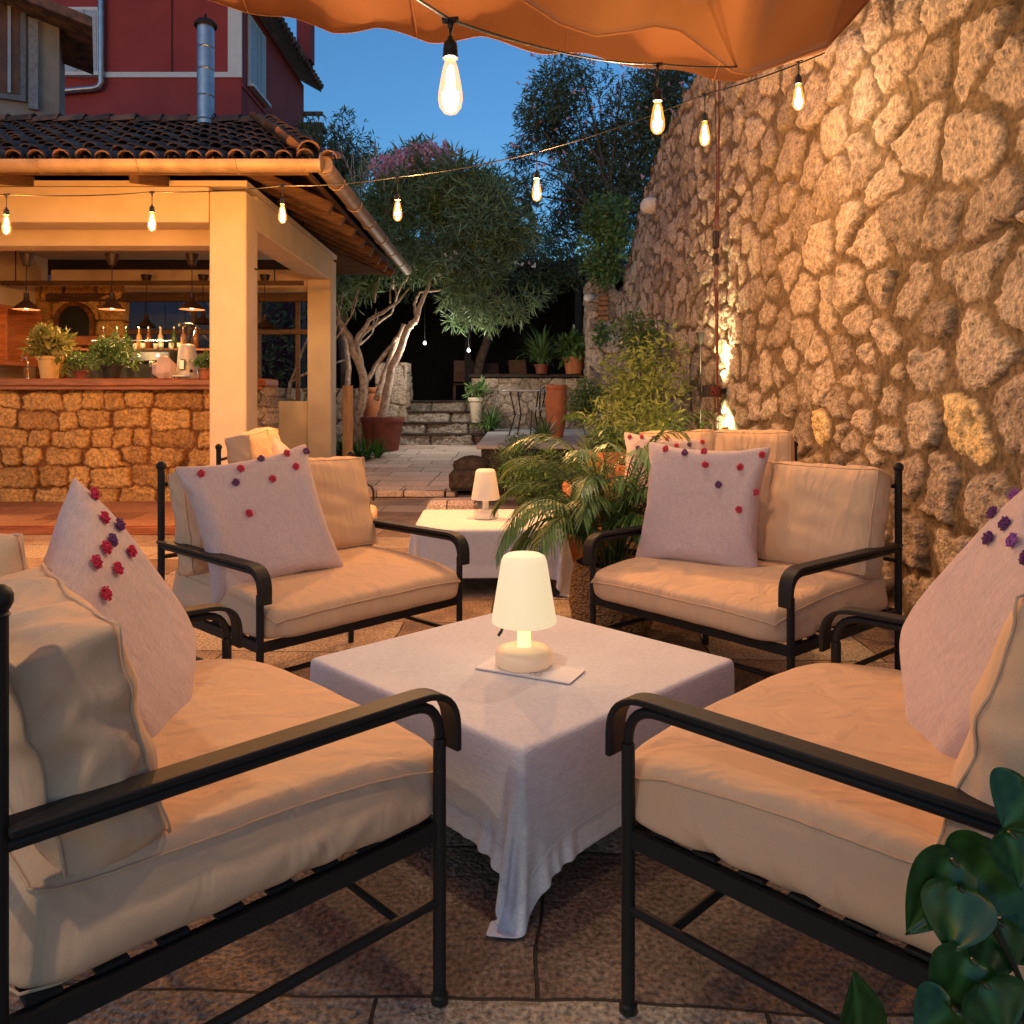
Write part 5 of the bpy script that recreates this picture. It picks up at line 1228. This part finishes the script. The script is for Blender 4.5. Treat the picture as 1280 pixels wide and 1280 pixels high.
t = thing('strap_plant', 'low spiky rosette growing on the raised platform below the bistro chair', 'plant', (.45,11.2,.65)); mb = MB(); blades(mb, (0,0,0), 60, .42, .03, 55, droop=.9); mb.build('foliage', M['shrub'], t)
# boulders at the terrace edge
for k,(px,py,Y,r,lab) in enumerate(((590,582,9.7,.20,'rounded brown boulder at the corner of the terrace'),(583,600,9.3,.19,'squared stone block under the rounded boulder'),(566,632,8.2,.24,'flat orange lit stone behind the second table'))):
    mb = MB(); 
    if k: mb.box((0,0,0),(r*2.1,r*1.5,r*(1.2 if k==1 else .55)),bev=.04)
    else: mb.ball((0,0,0),r,14,(1.15,.9,.62))
    o = mb.build('boulder', M['step'] if k<2 else m_terr, smooth=not k); rj = random.Random(k)
    for v in o.data.vertices: v.co *= rj.uniform(.96,1.04)
    o.location = (X(px,Y),Y,max(.05,Z(py,Y))); tag(o, lab, 'boulder', 'boulders along the bed')
# bistro table + chair
bt = thing('bistro_table', 'small round bistro table with a pale top on the raised platform', 'table', (X(660,13.3),13.3,.65))
MB().lathe([(.001,.73),(.42,.73),(.43,.74),(.42,.752),(.001,.754)], n=32).build('tabletop', M['whitep'], bt)
for k in range(4): a = k*math.pi/2+.5; MB().tube([(math.cos(a)*.34,math.sin(a)*.34,.73),(math.cos(a)*.24,math.sin(a)*.24,.35),(math.cos(a)*.36,math.sin(a)*.36,0)], .012, n=6).build('leg', M['iron'], bt)
bc_ = thing('bistro_chair', 'black wire bistro chair with a pale seat cushion beside the round table', 'chair', (X(683,12.9),12.9,.65), R(200))
MB().box((0,0,.45),(.42,.40,.05),bev=.018).build('seat_cushion', M['curtain'], bc_)
mb = MB(); 
for k in range(-3,4): mb.tube([(k*.06,.19,.47),(k*.065,.23,.80)], .005, n=4)
for z_ in (.56,.68): mb.tube([(-.19,.21,z_),(.19,.21,z_)], .005, n=4)
mb.tube([(-.2,.19,.43)]+[(math.cos(a)*.2,.22,.66+math.sin(a)*.17) for a in np.linspace(math.pi,0,9)]+[(.2,.19,.43)], .009, n=6); mb.build('backrest', M['iron'], bc_)
for sx in (-1,1):
    for sy in (-1,1): MB().tube([(sx*.18,sy*.17,.44),(sx*.2,sy*.2,0)], .01, n=6).build('leg', M['iron'], bc_)

# ================================================================ TREES
def crown(t, cs, rads, n, size, m, seed, flower=None, **kw):
    leaves('crown', cs, rads, n, size, m, t, seed=seed, **kw)
tr = thing('oleander_tree', 'multi stemmed oleander tree with pale trunks beside the bar', 'tree', (0,0,0)); rn = random.Random(21); tips = []
bx, by = X(448,15), 15.0; g0 = TZ(15)
def P3(px,py,dy=0): Y = 15.0+dy; return at(px,py,Y)
stems = [  # traced limbs: (pixels, radius start, radius end)
 ([(447,572),(448,530),(456,480),(440,430),(422,395)], .105,.055), ([(470,572),(474,530),(490,460),(510,410),(520,400)], .10,.06), ([(470,500),(480,470),(497,425),(505,405)],.06,.05),
 ([(452,462),(445,425),(462,400),(482,388)],.05,.035), ([(442,440),(455,415),(470,405)],.05,.04), ([(456,480),(475,450),(495,425),(520,400)],.05,.04),
 ([(520,400),(530,370),(540,345),(545,300)],.05,.02), ([(520,400),(517,380),(525,365),(560,362),(600,330)],.035,.012), ([(437,560),(434,500),(436,450),(425,400)],.07,.04),
 ([(422,395),(425,360),(432,330),(420,280)],.035,.015), ([(482,388),(500,375),(512,360)],.03,.015),([(470,405),(490,392),(520,300)],.03,.012)]
mb = MB()
for k,(pp,ra,rb) in enumerate(stems):
    pts = [P3(px,py,(k%3-1)*.25*min(1,(572-py)/150)) for px,py in pp]; 
    if pp[0][1] > 550: pts[0].z = g0-.05
    fine = []
    for a, b in zip(pts[:-1],pts[1:]):
        for i in range(4): fine.append(a.lerp(b,i/4)+Vector((rn.uniform(-.02,.02),rn.uniform(-.02,.02),0)))
    fine.append(pts[-1]); mb.tube(fine, [ra+(rb-ra)*i/(len(fine)-1) for i in range(len(fine))], n=8)
for k in range(16):
    q = P3(rn.uniform(430,560),rn.uniform(330,380),rn.uniform(-.6,.6)); trunk_tree(mb, q, (rn.uniform(-.5,.7),rn.uniform(-.4,.4),1), 1.1, .022, 2, rn, tips, .5)
mb.build('trunk', M['bark'], tr, smooth=True)
cs = []; rads = []
def cl(px,py,dy,r): cs.append(tuple(P3(px,py,dy))); rads.append(r)
for (px,py,r) in ((440,300,.75),(480,320,.7),(530,310,.75),(580,330,.65),(620,350,.55),(650,320,.5),(560,260,.75),(510,250,.75),(460,250,.75),(600,270,.7),(640,290,.5),(430,360,.5),(470,365,.4),(560,365,.4),(600,375,.35),(640,365,.35),(525,215,.6),(575,225,.55),(480,225,.5),(660,345,.4),(540,200,.45),(610,235,.4),(590,390,.25),(520,370,.25),(610,395,.28),(640,385,.28),(570,400,.22),(585,345,.45),(660,370,.3),(450,345,.4)):
    cl(px,py,rn.uniform(-.8,.8),r)
crown(tr, cs, rads, 36000, .22, M['ole'], 31, aspect=.14, droop=.05, curl=.12, whorl=4, clump=1.6, squash=(1,1.1,.9))
leaves('blossom', [tuple(P3(px,py,-.3)) for px,py in ((500,205),(520,200),(545,195),(560,205),(480,215))], [.3]*5, 2200, .075, M['pink'], tr, aspect=.8, seed=33, whorl=6)
leaves('white_blossom', [tuple(P3(px,py,-.7)) for px,py in ((600,360),(640,335),(575,300),(655,345),(610,310),(560,330))], [.3]*6, 130, .06, M['white_fl'], tr, aspect=.9, seed=34, whorl=6)
def simple_tree(name, lab, items, Y, n, size, m, seed, base, flower=None, asp=.17, **kw):
    t = thing(name, lab, 'tree', (0,0,0)); r = random.Random(seed); cs = []; rads = []
    for (px,py,rad) in items: cs.append(tuple(at(px,py,Y+r.uniform(-.9,.9)))); rads.append(rad)
    leaves('crown', cs, rads, n, size, m, t, aspect=asp, seed=seed, whorl=3, **kw)
    mb = MB(); b = Vector(base); tp = []
    trunk_tree(mb, b, (0,0,1), (min(c[2] for c in cs)-b.z)*.7+.4, .13, 1, r, tp, .35)
    for c in cs: j = min(tp, key=lambda q: (q-Vector(c)).length); mb.tube([p+Vector((r.uniform(-.05,.05),0,r.uniform(-.05,.05))) for p in bez(j, (j+Vector(c))/2+Vector((0,0,.3)), c, 7)], [.045*(1-.12*i) for i in range(8)], n=6)
    mb.build('trunk', M['barkd'], t, smooth=True)
    if flower: leaves('blossom', cs, [q*1.02 for q in rads], flower, .07, M['pink'], t, aspect=.8, seed=seed+1, whorl=6, shell=.75, clump=2.0)
    return t
simple_tree('evergreen_tree', 'dark evergreen tree behind the bar roof, left of the pink oleander', [(400,200,.9),(430,180,.8),(420,240,.9),(385,235,.6),(455,225,.8),(410,290,.9),(440,165,.5),(465,260,.7),(385,190,.5),(440,330,.8)], 17.5, 16000, .17, M['oledark'], 41, (-3.6,17.5,1.2), clump=1.3)
simple_tree('oleander_tree', 'tall pink flowering oleander rising behind the rubble wall', [(700,110,1.0),(740,90,.9),(780,100,1.0),(820,110,1.1),(680,160,.9),(730,170,1.2),(790,180,1.3),(840,160,1.1),(670,210,.8),(710,240,1.1),(760,250,1.2),(810,240,1.0),(660,250,.6),(690,290,.8),(735,310,.8),(780,290,.8),(650,195,.5),(860,110,1.2),(720,75,.5),(660,140,.4),(760,330,.5)], 19.5, 46000, .18, M['oledark'], 43, (2.9,19.6,1.2), 2600, clump=1.25, squash=(.8,.8,.8))
simple_tree('oleander_tree', 'low oleander with bluish leaves in the gap between the two big trees', [(620,280,.7),(590,250,.7),(640,320,.6),(600,320,.7),(570,290,.8),(560,340,.6),(650,270,.55),(665,300,.5),(640,245,.45),(660,240,.4)], 18.4, 15000, .17, M['oledark'], 44, (-.9,18.6,1.2), 200, clump=1.1)
bush('climber', 'green creeper spilling over the end of the rubble wall', 'climber', (1.75,15.2,4.3), .75, 2200, .12, M['shrub'], 46, asp=.5, n=10, stems=False, squash=(.6,.9,1.25))
bush('small_climber', 'little tuft of green growing from the far pier', 'climber', (1.85,15.9,2.55), .22, 250, .09, M['shrub'], 47, asp=.5, n=4, stems=False)
# hedge far behind
hs = [(x_, 27+random.uniform(-.4,.4), z_) for x_ in np.arange(-9,9,.9) for z_ in (1.8,3.0,4.2,5.4)]
o = leaves('hedge', hs, [.95]*len(hs), 22000, .2, M['oledark'], None, aspect=.35, seed=48, whorl=3); tag(o, 'tall dark hedge closing the garden far behind the pergola', 'hedge')
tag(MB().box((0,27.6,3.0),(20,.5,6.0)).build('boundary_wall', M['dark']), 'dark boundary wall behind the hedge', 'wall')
hs = [(x_, 17.6+random.uniform(-.3,.3), z_) for x_ in np.arange(-10.5,-4.3,.7) for z_ in (.8,1.8,2.8,3.8)]
o = leaves('hedge', hs, [.8]*len(hs), 9000, .16, M['oledark'], None, aspect=.3, seed=52, whorl=3); tag(o, 'dark hedge seen through the bar between its two pillars', 'hedge')
t = thing('bare_tree', 'small pale branching tree seen between the two bar pillars', 'tree', (-4.25,14.7,0)); mb = MB(); tp2 = []; rz_ = random.Random(5)
for q in range(3): trunk_tree(mb, (q*.12,0,.1), (.25*(q-1),0,1), 1.5, .05, 3, rz_, tp2, .38)
mb.build('trunk', M['bark'], t, smooth=True)
# leaves hanging over the pergola front
bush('pergola_creeper', 'dark creeper hanging along the front edge of the pergola roof', 'climber', (-.4,18.1,4.15), .9, 5000, .15, M['oledark'], 49, asp=.3, n=16, stems=False, squash=(4.2,.6,.45))

# --- foreground pothos with heart shaped leaves
def heart_leaf(mb, base, tip, nrm, w, seed=0):
    base = Vector(base); tip = Vector(tip); d = tip-base; L = d.length; d.normalize(); n = Vector(nrm).normalized(); n = (n-d*n.dot(d)).normalized(); s = d.cross(n)
    prof = [(-.10,.30),(-.06,.62),(.06,.86),(.22,1.0),(.40,.94),(.58,.76),(.75,.50),(.88,.25),(1,.0)]
    V = []; rows = []
    for (t, q) in prof:
        row = []
        for j in range(-4,5):
            f = j/4; tt = t if t > 0 else t*abs(f)*1.0 + (0.02 if j == 0 else 0)
            h = abs(f)**1.3*.10*w*2*(1-t*.5) - .10*L*(t-.4)**2*2 - .015*math.sin(abs(f)*9)*w*2
            row.append(len(V)); V.append(tuple(base + d*(tt*L) + s*(f*q*w) + n*h))
        rows.append(row)
    Fs = [(a[j],a[j+1],b[j+1],b[j]) for a,b in zip(rows[:-1],rows[1:]) for j in range(8)]
    at_ = []
    for ri in range(len(prof)):
        for j in range(-4,5): at_.append(1.0 if j == 0 else (.55 if (ri+abs(j))%3 == 0 else .12+.2*random.random()))
    mb.add(V, Fs, np.array(at_))
po = thing('potted_pothos', 'glossy heart leaved potted plant in the lower right foreground', 'potted plant', (.70,.90,0))
pot_mb(.10,.14,.26).build('pot', M['terrad'], po, auto=40)
def rel(px,py,Y): v = at(px,py,Y); return (v.x-.70, v.y-.90, v.z)
LV = [((1245,1070),(1185,1145),1.02,.062,(-.3,-1,.5)), ((1262,1085),(1205,1100),1.05,.05,(0,-1,1.2)), ((1190,1075),(1130,1180),.99,.052,(.2,-1,.35)), ((1200,1110),(1185,1200),.97,.050,(-.2,-1,.6)),
      ((1290,990),(1250,1040),1.0,.055,(-.4,-1,.4)), ((1262,1040),(1280,1120),.98,.05,(.3,-1,.5)), ((1290,1075),(1240,1095),1.03,.045,(0,-.6,1)), ((1075,1310),(1070,1208),.93,.042,(.25,-1,.3)), ((1215,1200),(1170,1290),.95,.052,(0,-1,.4)),
      ((1230,1230),(1260,1310),.93,.055,(.2,-1,.5)), ((1245,1150),(1215,1250),1.0,.048,(.1,-1,.2)), ((1300,1150),(1265,1210),1.02,.05,(-.3,-1,.4)), ((1190,1260),(1140,1300),.92,.04,(0,-1,1))]
stm = MB()
for k,(a,b,Y,w,n_) in enumerate(LV):
    mb = MB(); A_ = rel(*a,Y); B_ = rel(*b,Y-.02); w *= .86; B_ = tuple(Vector(A_).lerp(Vector(B_), .92)); heart_leaf(mb, A_, B_, n_, w); o = mb.build('leaf', M['pothos'], po, smooth=True, sub=1)
    stm.tube(bez((random.uniform(-.04,.04),random.uniform(-.04,.04),.24),(A_[0]+.08,A_[1]+.03,A_[2]*.9),A_,8), .0035, n=6)
stm.build('stem', leaf_mat('pothos_stem',(.03,.03,.012),(.06,.07,.02),.4,0), po, smooth=True)

# ================================================================ WALL LAMP, ROPES
wl = thing('wall_lamp', 'black cylindrical up and down wall lamp lighting the rubble wall', 'wall lamp', (WX-.15,7.55,Z(489,7.55)))
mb = MB(); mb.lathe([(.085,-.055),(.085,.055)], n=24); mb.lathe([(.080,-.055),(.080,.055)], n=24); mb.build('body', M['iron'], wl, auto=40); MB().box((.10,0,0),(.08,.05,.05)).build('bracket', M['iron'], wl)
for s in (-1,1):
    MB().lathe([(.001,s*.02),(.078,s*.02)], n=20).build('lens', emit('warm_lens',(1,.78,.4),12), wl)
    l = bpy.data.lights.new('wall_spot','SPOT'); l.energy = 40; l.color = (1,.80,.42); l.spot_size = R(118); l.spot_blend = .6; l.shadow_soft_size = .02; lo = bpy.data.objects.new('wall_spot', l); C.objects.link(lo); lo.parent = wl; lo.location = (.0,0,s*.06)
    lo.rotation_euler = (0, 0 if s < 0 else math.pi, 0)
fs = thing('spike_light', 'small black funnel garden light above the wall lamp', 'garden light', (WX-.22,7.7,0))
MB().lathe([(.018,Z(430,7.7)),(.042,Z(416,7.7)),(.042,Z(415.5,7.7)),(.001,Z(417,7.7))], n=20).build('head', M['iron'], fs, auto=40); MB().tube([(0,0,.1),(0,0,Z(430,7.7))], .006, n=6).build('stem', M['iron'], fs)
rp_ = thing('awning_ropes', 'rust red pulley ropes hanging down the rubble wall', 'rope', (WX-.16,7.35,0)); 
for k in range(4):
    mb = MB(); yy = (k-1.5)*.055; mb.tube([(.05*math.sin(k),yy,4.5),(.02,yy*.6,3.2),(0,yy*.8,2.7),(.01*k,yy,1.3),(.0,yy*1.2,.9+.1*k)], .0035, n=6); mb.build('rope', M['rope'], rp_, smooth=True)
mb = MB(); mb.box((0,0,Z(300,7.35)),(.05,.07,.16),bev=.01); mb.box((0,0,Z(325,7.35)),(.05,.06,.12),bev=.01); mb.build('pulley', M['rubber'], rp_)
mb = MB(); r_ = random.Random(2)
for k in range(26): a = r_.uniform(0,6.28); mb.tube([(math.cos(a+q)*.045, math.sin(a+q)*.05, Z(489,7.35)+r_.uniform(-.05,.05)) for q in (0,.8,1.6,2.4)], .006, n=5)
mb.build('knot', M['rope'], rp_, smooth=True)

# ================================================================ BAR INTERIOR
def pendant(x, y, ztop, zsh, lit, lab, k=1):
    t = thing('pendant_lamp', lab, 'pendant lamp', (x,y,zsh), 0, 'dark metal pendant lamps over the counter')
    md_ = mat('brown_enamel',(.03,.014,.011),.45) if 'brown_enamel' not in bpy.data.materials else bpy.data.materials['brown_enamel']
    MB().lathe([(.001,.20),(.028,.20),(.032,.12),(.045,.10),(.10,.055),(.145,.005),(.148,0),(.140,.004),(.095,.048),(.001,.09)], n=28).build('shade', md_, t, auto=40)
    MB().tube([(0,0,.2),(0,0,ztop-zsh)], .005, n=5).build('cable', M['iron'], t); MB().lathe([(.04,ztop-zsh-.14),(.078,ztop-zsh-.01),(.078,ztop-zsh)], n=20, cap=True).build('ceiling_cup', md_, t, auto=40)
    if lit:  # shades hang dark; bulb and light added to warm the bar inside
        MB().ball((0,0,.03),.028,10).build('bulb', m_added_glow, t, smooth=True)
        l = bpy.data.lights.new('added_pendant_light','POINT'); l.energy = lit; l.color = (1,.55,.2); l.shadow_soft_size = .03; lo = bpy.data.objects.new('added_pendant_light', l); C.objects.link(lo); lo.parent = t; lo.location = (0,0,.0)
for (px,lab) in ((33,'leftmost of the three large brown pendant lamps over the counter'),(140,'middle of the three large brown pendant lamps over the counter'),(240,'brown pendant lamp nearest the front pillar')):
    pendant(X(px,9.6), 9.6, 2.97, Z(387,9.6), 22, lab)
pendant(X(183,12.0), 12.0, 3.1, Z(409,12), 0, 'small dark pendant lamp far back in front of the blue window'); pendant(X(254,12.0), 12.0, 3.1, Z(405,12), 0, 'small dark pendant lamp far back just left of the front pillar'); pendant(X(331,12.0), 12.0, 3.1, Z(410,12), 0, 'small dark pendant lamp seen between the two pillars')
CT = 1.468
potted('potted_croton', 'yellow and green leaved plant in a yellow pot at the left of the counter', (X(62,9.2),9.2,CT), .09,.125,.26, mat('yellow_glaze',(.62,.42,.16),.4), leafy(420,.27,.13,61,M['varieg'],.42,.2), cat='potted plant')
potted('potted_fern', 'dark bushy plant in a black pot on the counter', (X(140,9.2),9.2,CT), .08,.11,.16, M['rubber'], leafy(700,.27,.08,62,M['shrub'],.35), cat='potted plant')
potted('potted_herb', 'small reddish herb plant beside the yellow pot on the counter', (X(100,9.35),9.35,CT), .05,.07,.10, M['terrad'], leafy(320,.20,.06,63,M['shrub'],.4), cat='potted plant')
potted('small_clay_pot', 'small terracotta pot with a green sprig beside the pillar on the counter', (X(257,9.1),9.1,CT), .06,.075,.12, M['terra'], leafy(160,.13,.08,64,M['shrub'],.4), cat='potted plant')
o = MB().ball((0,0,0),.12,9,(1,.7,1.15)).build('salt_crystal', mat('pale_pink_salt',(.62,.46,.40),.6,var=.2)); rj = random.Random(4)
for v in o.data.vertices: v.co *= rj.uniform(.75,1.25)
o.location = (X(206,9.1),9.1,CT+.11); tag(o, 'rough pale pink crystal lump on the counter', 'ornament')
gr = thing('coffee_grinder', 'tall white coffee grinder with a glass hopper on the counter', 'coffee grinder', (X(234,9.25),9.25,CT))
wp_ = mat('cream_enamel',(.66,.60,.50),.3); MB().lathe([(.001,0),(.125,0),(.13,.02),(.115,.10),(.10,.30),(.085,.38),(.06,.40),(.001,.40)], n=28).build('body', wp_, gr, auto=40)
MB().lathe([(.04,.40),(.055,.44),(.09,.56),(.092,.60)], n=24).build('hopper', thin_glass('hopper_glass',(.8,.75,.7),.15), gr, smooth=True); MB().lathe([(.001,.61),(.095,.60),(.095,.63),(.001,.645)], n=24).build('lid', M['rubber'], gr)
MB().box((0,-.13,.16),(.07,.06,.12),bev=.01).build('spout', M['steel'], gr); MB().box((0,-.15,.03),(.16,.14,.02),bev=.005).build('drip_tray', M['steel'], gr); MB().ball((.08,-.085,.09),.02,8).build('knob', M['rubber'], gr)
em_ = thing('espresso_machine', 'chrome and dark espresso machine with small glowing lights behind the counter', 'espresso machine', (X(175,10.4),10.4,1.36))
MB().box((0,0,.30),(1.05,.5,.42),bev=.03).build('body', M['dark'], em_); MB().box((0,-.27,.42),(1.0,.05,.12),bev=.01).build('front_panel', M['steel'], em_)
MB().box((0,-.3,.10),(.95,.2,.04),bev=.01).build('drip_tray', M['steel'], em_); MB().tube([(-.5,-.2,.56),(-.5,-.22,.62),(.5,-.22,.62),(.5,-.2,.56)], .01, n=6).build('cup_rail', M['steel'], em_)
for k in range(3): MB().lathe([(.04,.28),(.04,.34),(.03,.36)], (-.3+k*.3,-.32,0), n=16, cap=True).build('brew_head', M['steel'], em_)
for k in range(4): MB().ball((-.36+k*.24,-.30,.43),.018,8).build('indicator_light', emit('indicator_glow',(1,.6,.25),3) if k==0 else bpy.data.materials['indicator_glow'], em_)
rb = random.Random(8)
glass = thin_glass('bottle_glass',(.55,.42,.28),.2); 
for k in range(9):
    o = thing('bottle', '', 'bottle', (X(128,10.9)+k*.155+rb.uniform(-.02,.02),10.95,1.93), 0, 'row of glass bottles on the back shelf'); o['label'] = '%s glass bottle, %s from the left on the back shelf of the bar' % (['brown','pale','green','amber'][k%4], ORD[k])
    MB().lathe([(.001,0),(.036,0),(.036,.15),(.03,.18),(.013,.21),(.013,.27),(.015,.275),(.001,.276)], n=14).build('glass_body', mat('bottle_glaze_%d'%k, [(.20,.08,.03),(.5,.4,.28),(.05,.09,.03),(.55,.3,.1)][k%4], .15), o, smooth=True); MB().lathe([(.001,.275),(.015,.275),(.015,.30),(.001,.301)], n=10).build('cap', M['steel'], o)
for k in range(8):
    o = MB().lathe([(.001,0),(.026,0),(.034,.09),(.031,.09),(.024,.008)], n=12).build('tumbler', mat('cloudy_glass',(.6,.52,.42),.1,spec=.8) if k==0 else bpy.data.materials['cloudy_glass'], smooth=True); o.location = (X(150,10.5)+k*.12,10.42+rb.uniform(-.08,.08),1.875); tag(o, 'small glass tumbler, %s from the left on top of the espresso machine' % ORD[k], 'glass', 'tumblers on the espresso machine')
bs = thing('back_shelf', 'wooden back shelf carrying the bottles inside the bar', 'shelf', (0,0,0)); MB().box((X(175,10.95),10.97,1.915),(2.0,.22,.03),bev=.005).build('board', M['counter'], bs); MB().box((X(175,10.95),11.03,.98),(2.0,.1,1.83)).build('panel', M['darkwood'], bs)
kc = thing('wall_cabinet', 'open wooden wall cabinet with bottles at the far left of the bar', 'cabinet', (-6.9,10.6,0))
MB().box((0,0,2.46),(.5,1.6,.04)).build('top_board', M['counter'], kc); MB().box((0,0,1.72),(.5,1.6,.05)).build('bottom_board', M['counter'], kc); MB().box((-.2,0,2.1),(.04,1.6,.7)).build('back_board', M['counter'], kc)
for y_ in (-.79,0,.79): MB().box((0,y_,2.09),(.5,.035,.70)).build('upright', M['counter'], kc)
for k in range(4):
    o = MB().lathe([(.001,0),(.032,0),(.032,.15),(.012,.2),(.012,.27),(.001,.275)], n=12).build('bottle', bpy.data.materials['bottle_glaze_%d'%k], smooth=True); o.location = (-6.8,9.95+k*.17,1.75); tag(o, '%s bottle, %s from the camera in the open wall cabinet' % (['brown','pale','green','amber'][k], ORD[k]), 'bottle', 'bottles in the wall cabinet')
tp_ = thing('beer_tap', 'thin curved metal tap at the left end of the counter', 'tap', (X(35,9.3),9.3,CT)); MB().tube([(0,0,0),(0,0,.20),(-.02,0,.25),(-.06,0,.25),(-.075,0,.20)], .008, n=8).build('spout', M['steel'], tp_, smooth=True); MB().lathe([(.025,0),(.022,.02)], n=12, cap=True).build('base', M['steel'], tp_)
wr = thing('wine_rail', 'dark rail lamp bar across the bar ceiling', 'rail', (0,0,0)); MB().box((-5.0,11.2,2.86),(4.2,.06,.06)).build('bar', M['darkwood'], wr)
for x_ in (-6.9,-3.3): MB().tube([(x_,11.2,2.88),(x_,11.2,3.44)], .008, n=5).build('hanger', M['iron'], wr)

for o in list(bpy.data.objects):
    if o.type == 'MESH' and o.parent is None and 'label' not in o and 'kind' not in o: print('UNTAGGED', o.name)

# tiny white lamps hanging in front of the dark pergola
m_pl = emit('white_lamp_glow', (1,.95,.85), 8)
for k,(px,py,lab) in enumerate(((531,429,'tiny white lamp hanging left of the steps before the dark pergola'),(586,438,'tiny white lamp hanging above the right end of the steps before the dark pergola'))):
    t = thing('hanging_lamp', lab, 'lamp', at(px,py,15.2), 0, 'tiny white lamps in the garden')
    MB().ball((0,0,0),.028,10).build('globe', m_pl, t, smooth=True); MB().tube([(0,0,.03),(0,0,1.6)], .003, n=4).build('cable', M['rubber'], t); MB().lathe([(.02,.022),(.02,.05),(.006,.055)], n=10).build('cap', M['rubber'], t)
    l = bpy.data.lights.new('garden_light','POINT'); l.energy = 13; l.color = (1,.9,.76); l.shadow_soft_size = .03; lo = bpy.data.objects.new('garden_light', l); C.objects.link(lo); lo.parent = t; lo.location = (0,-.08,-.05)
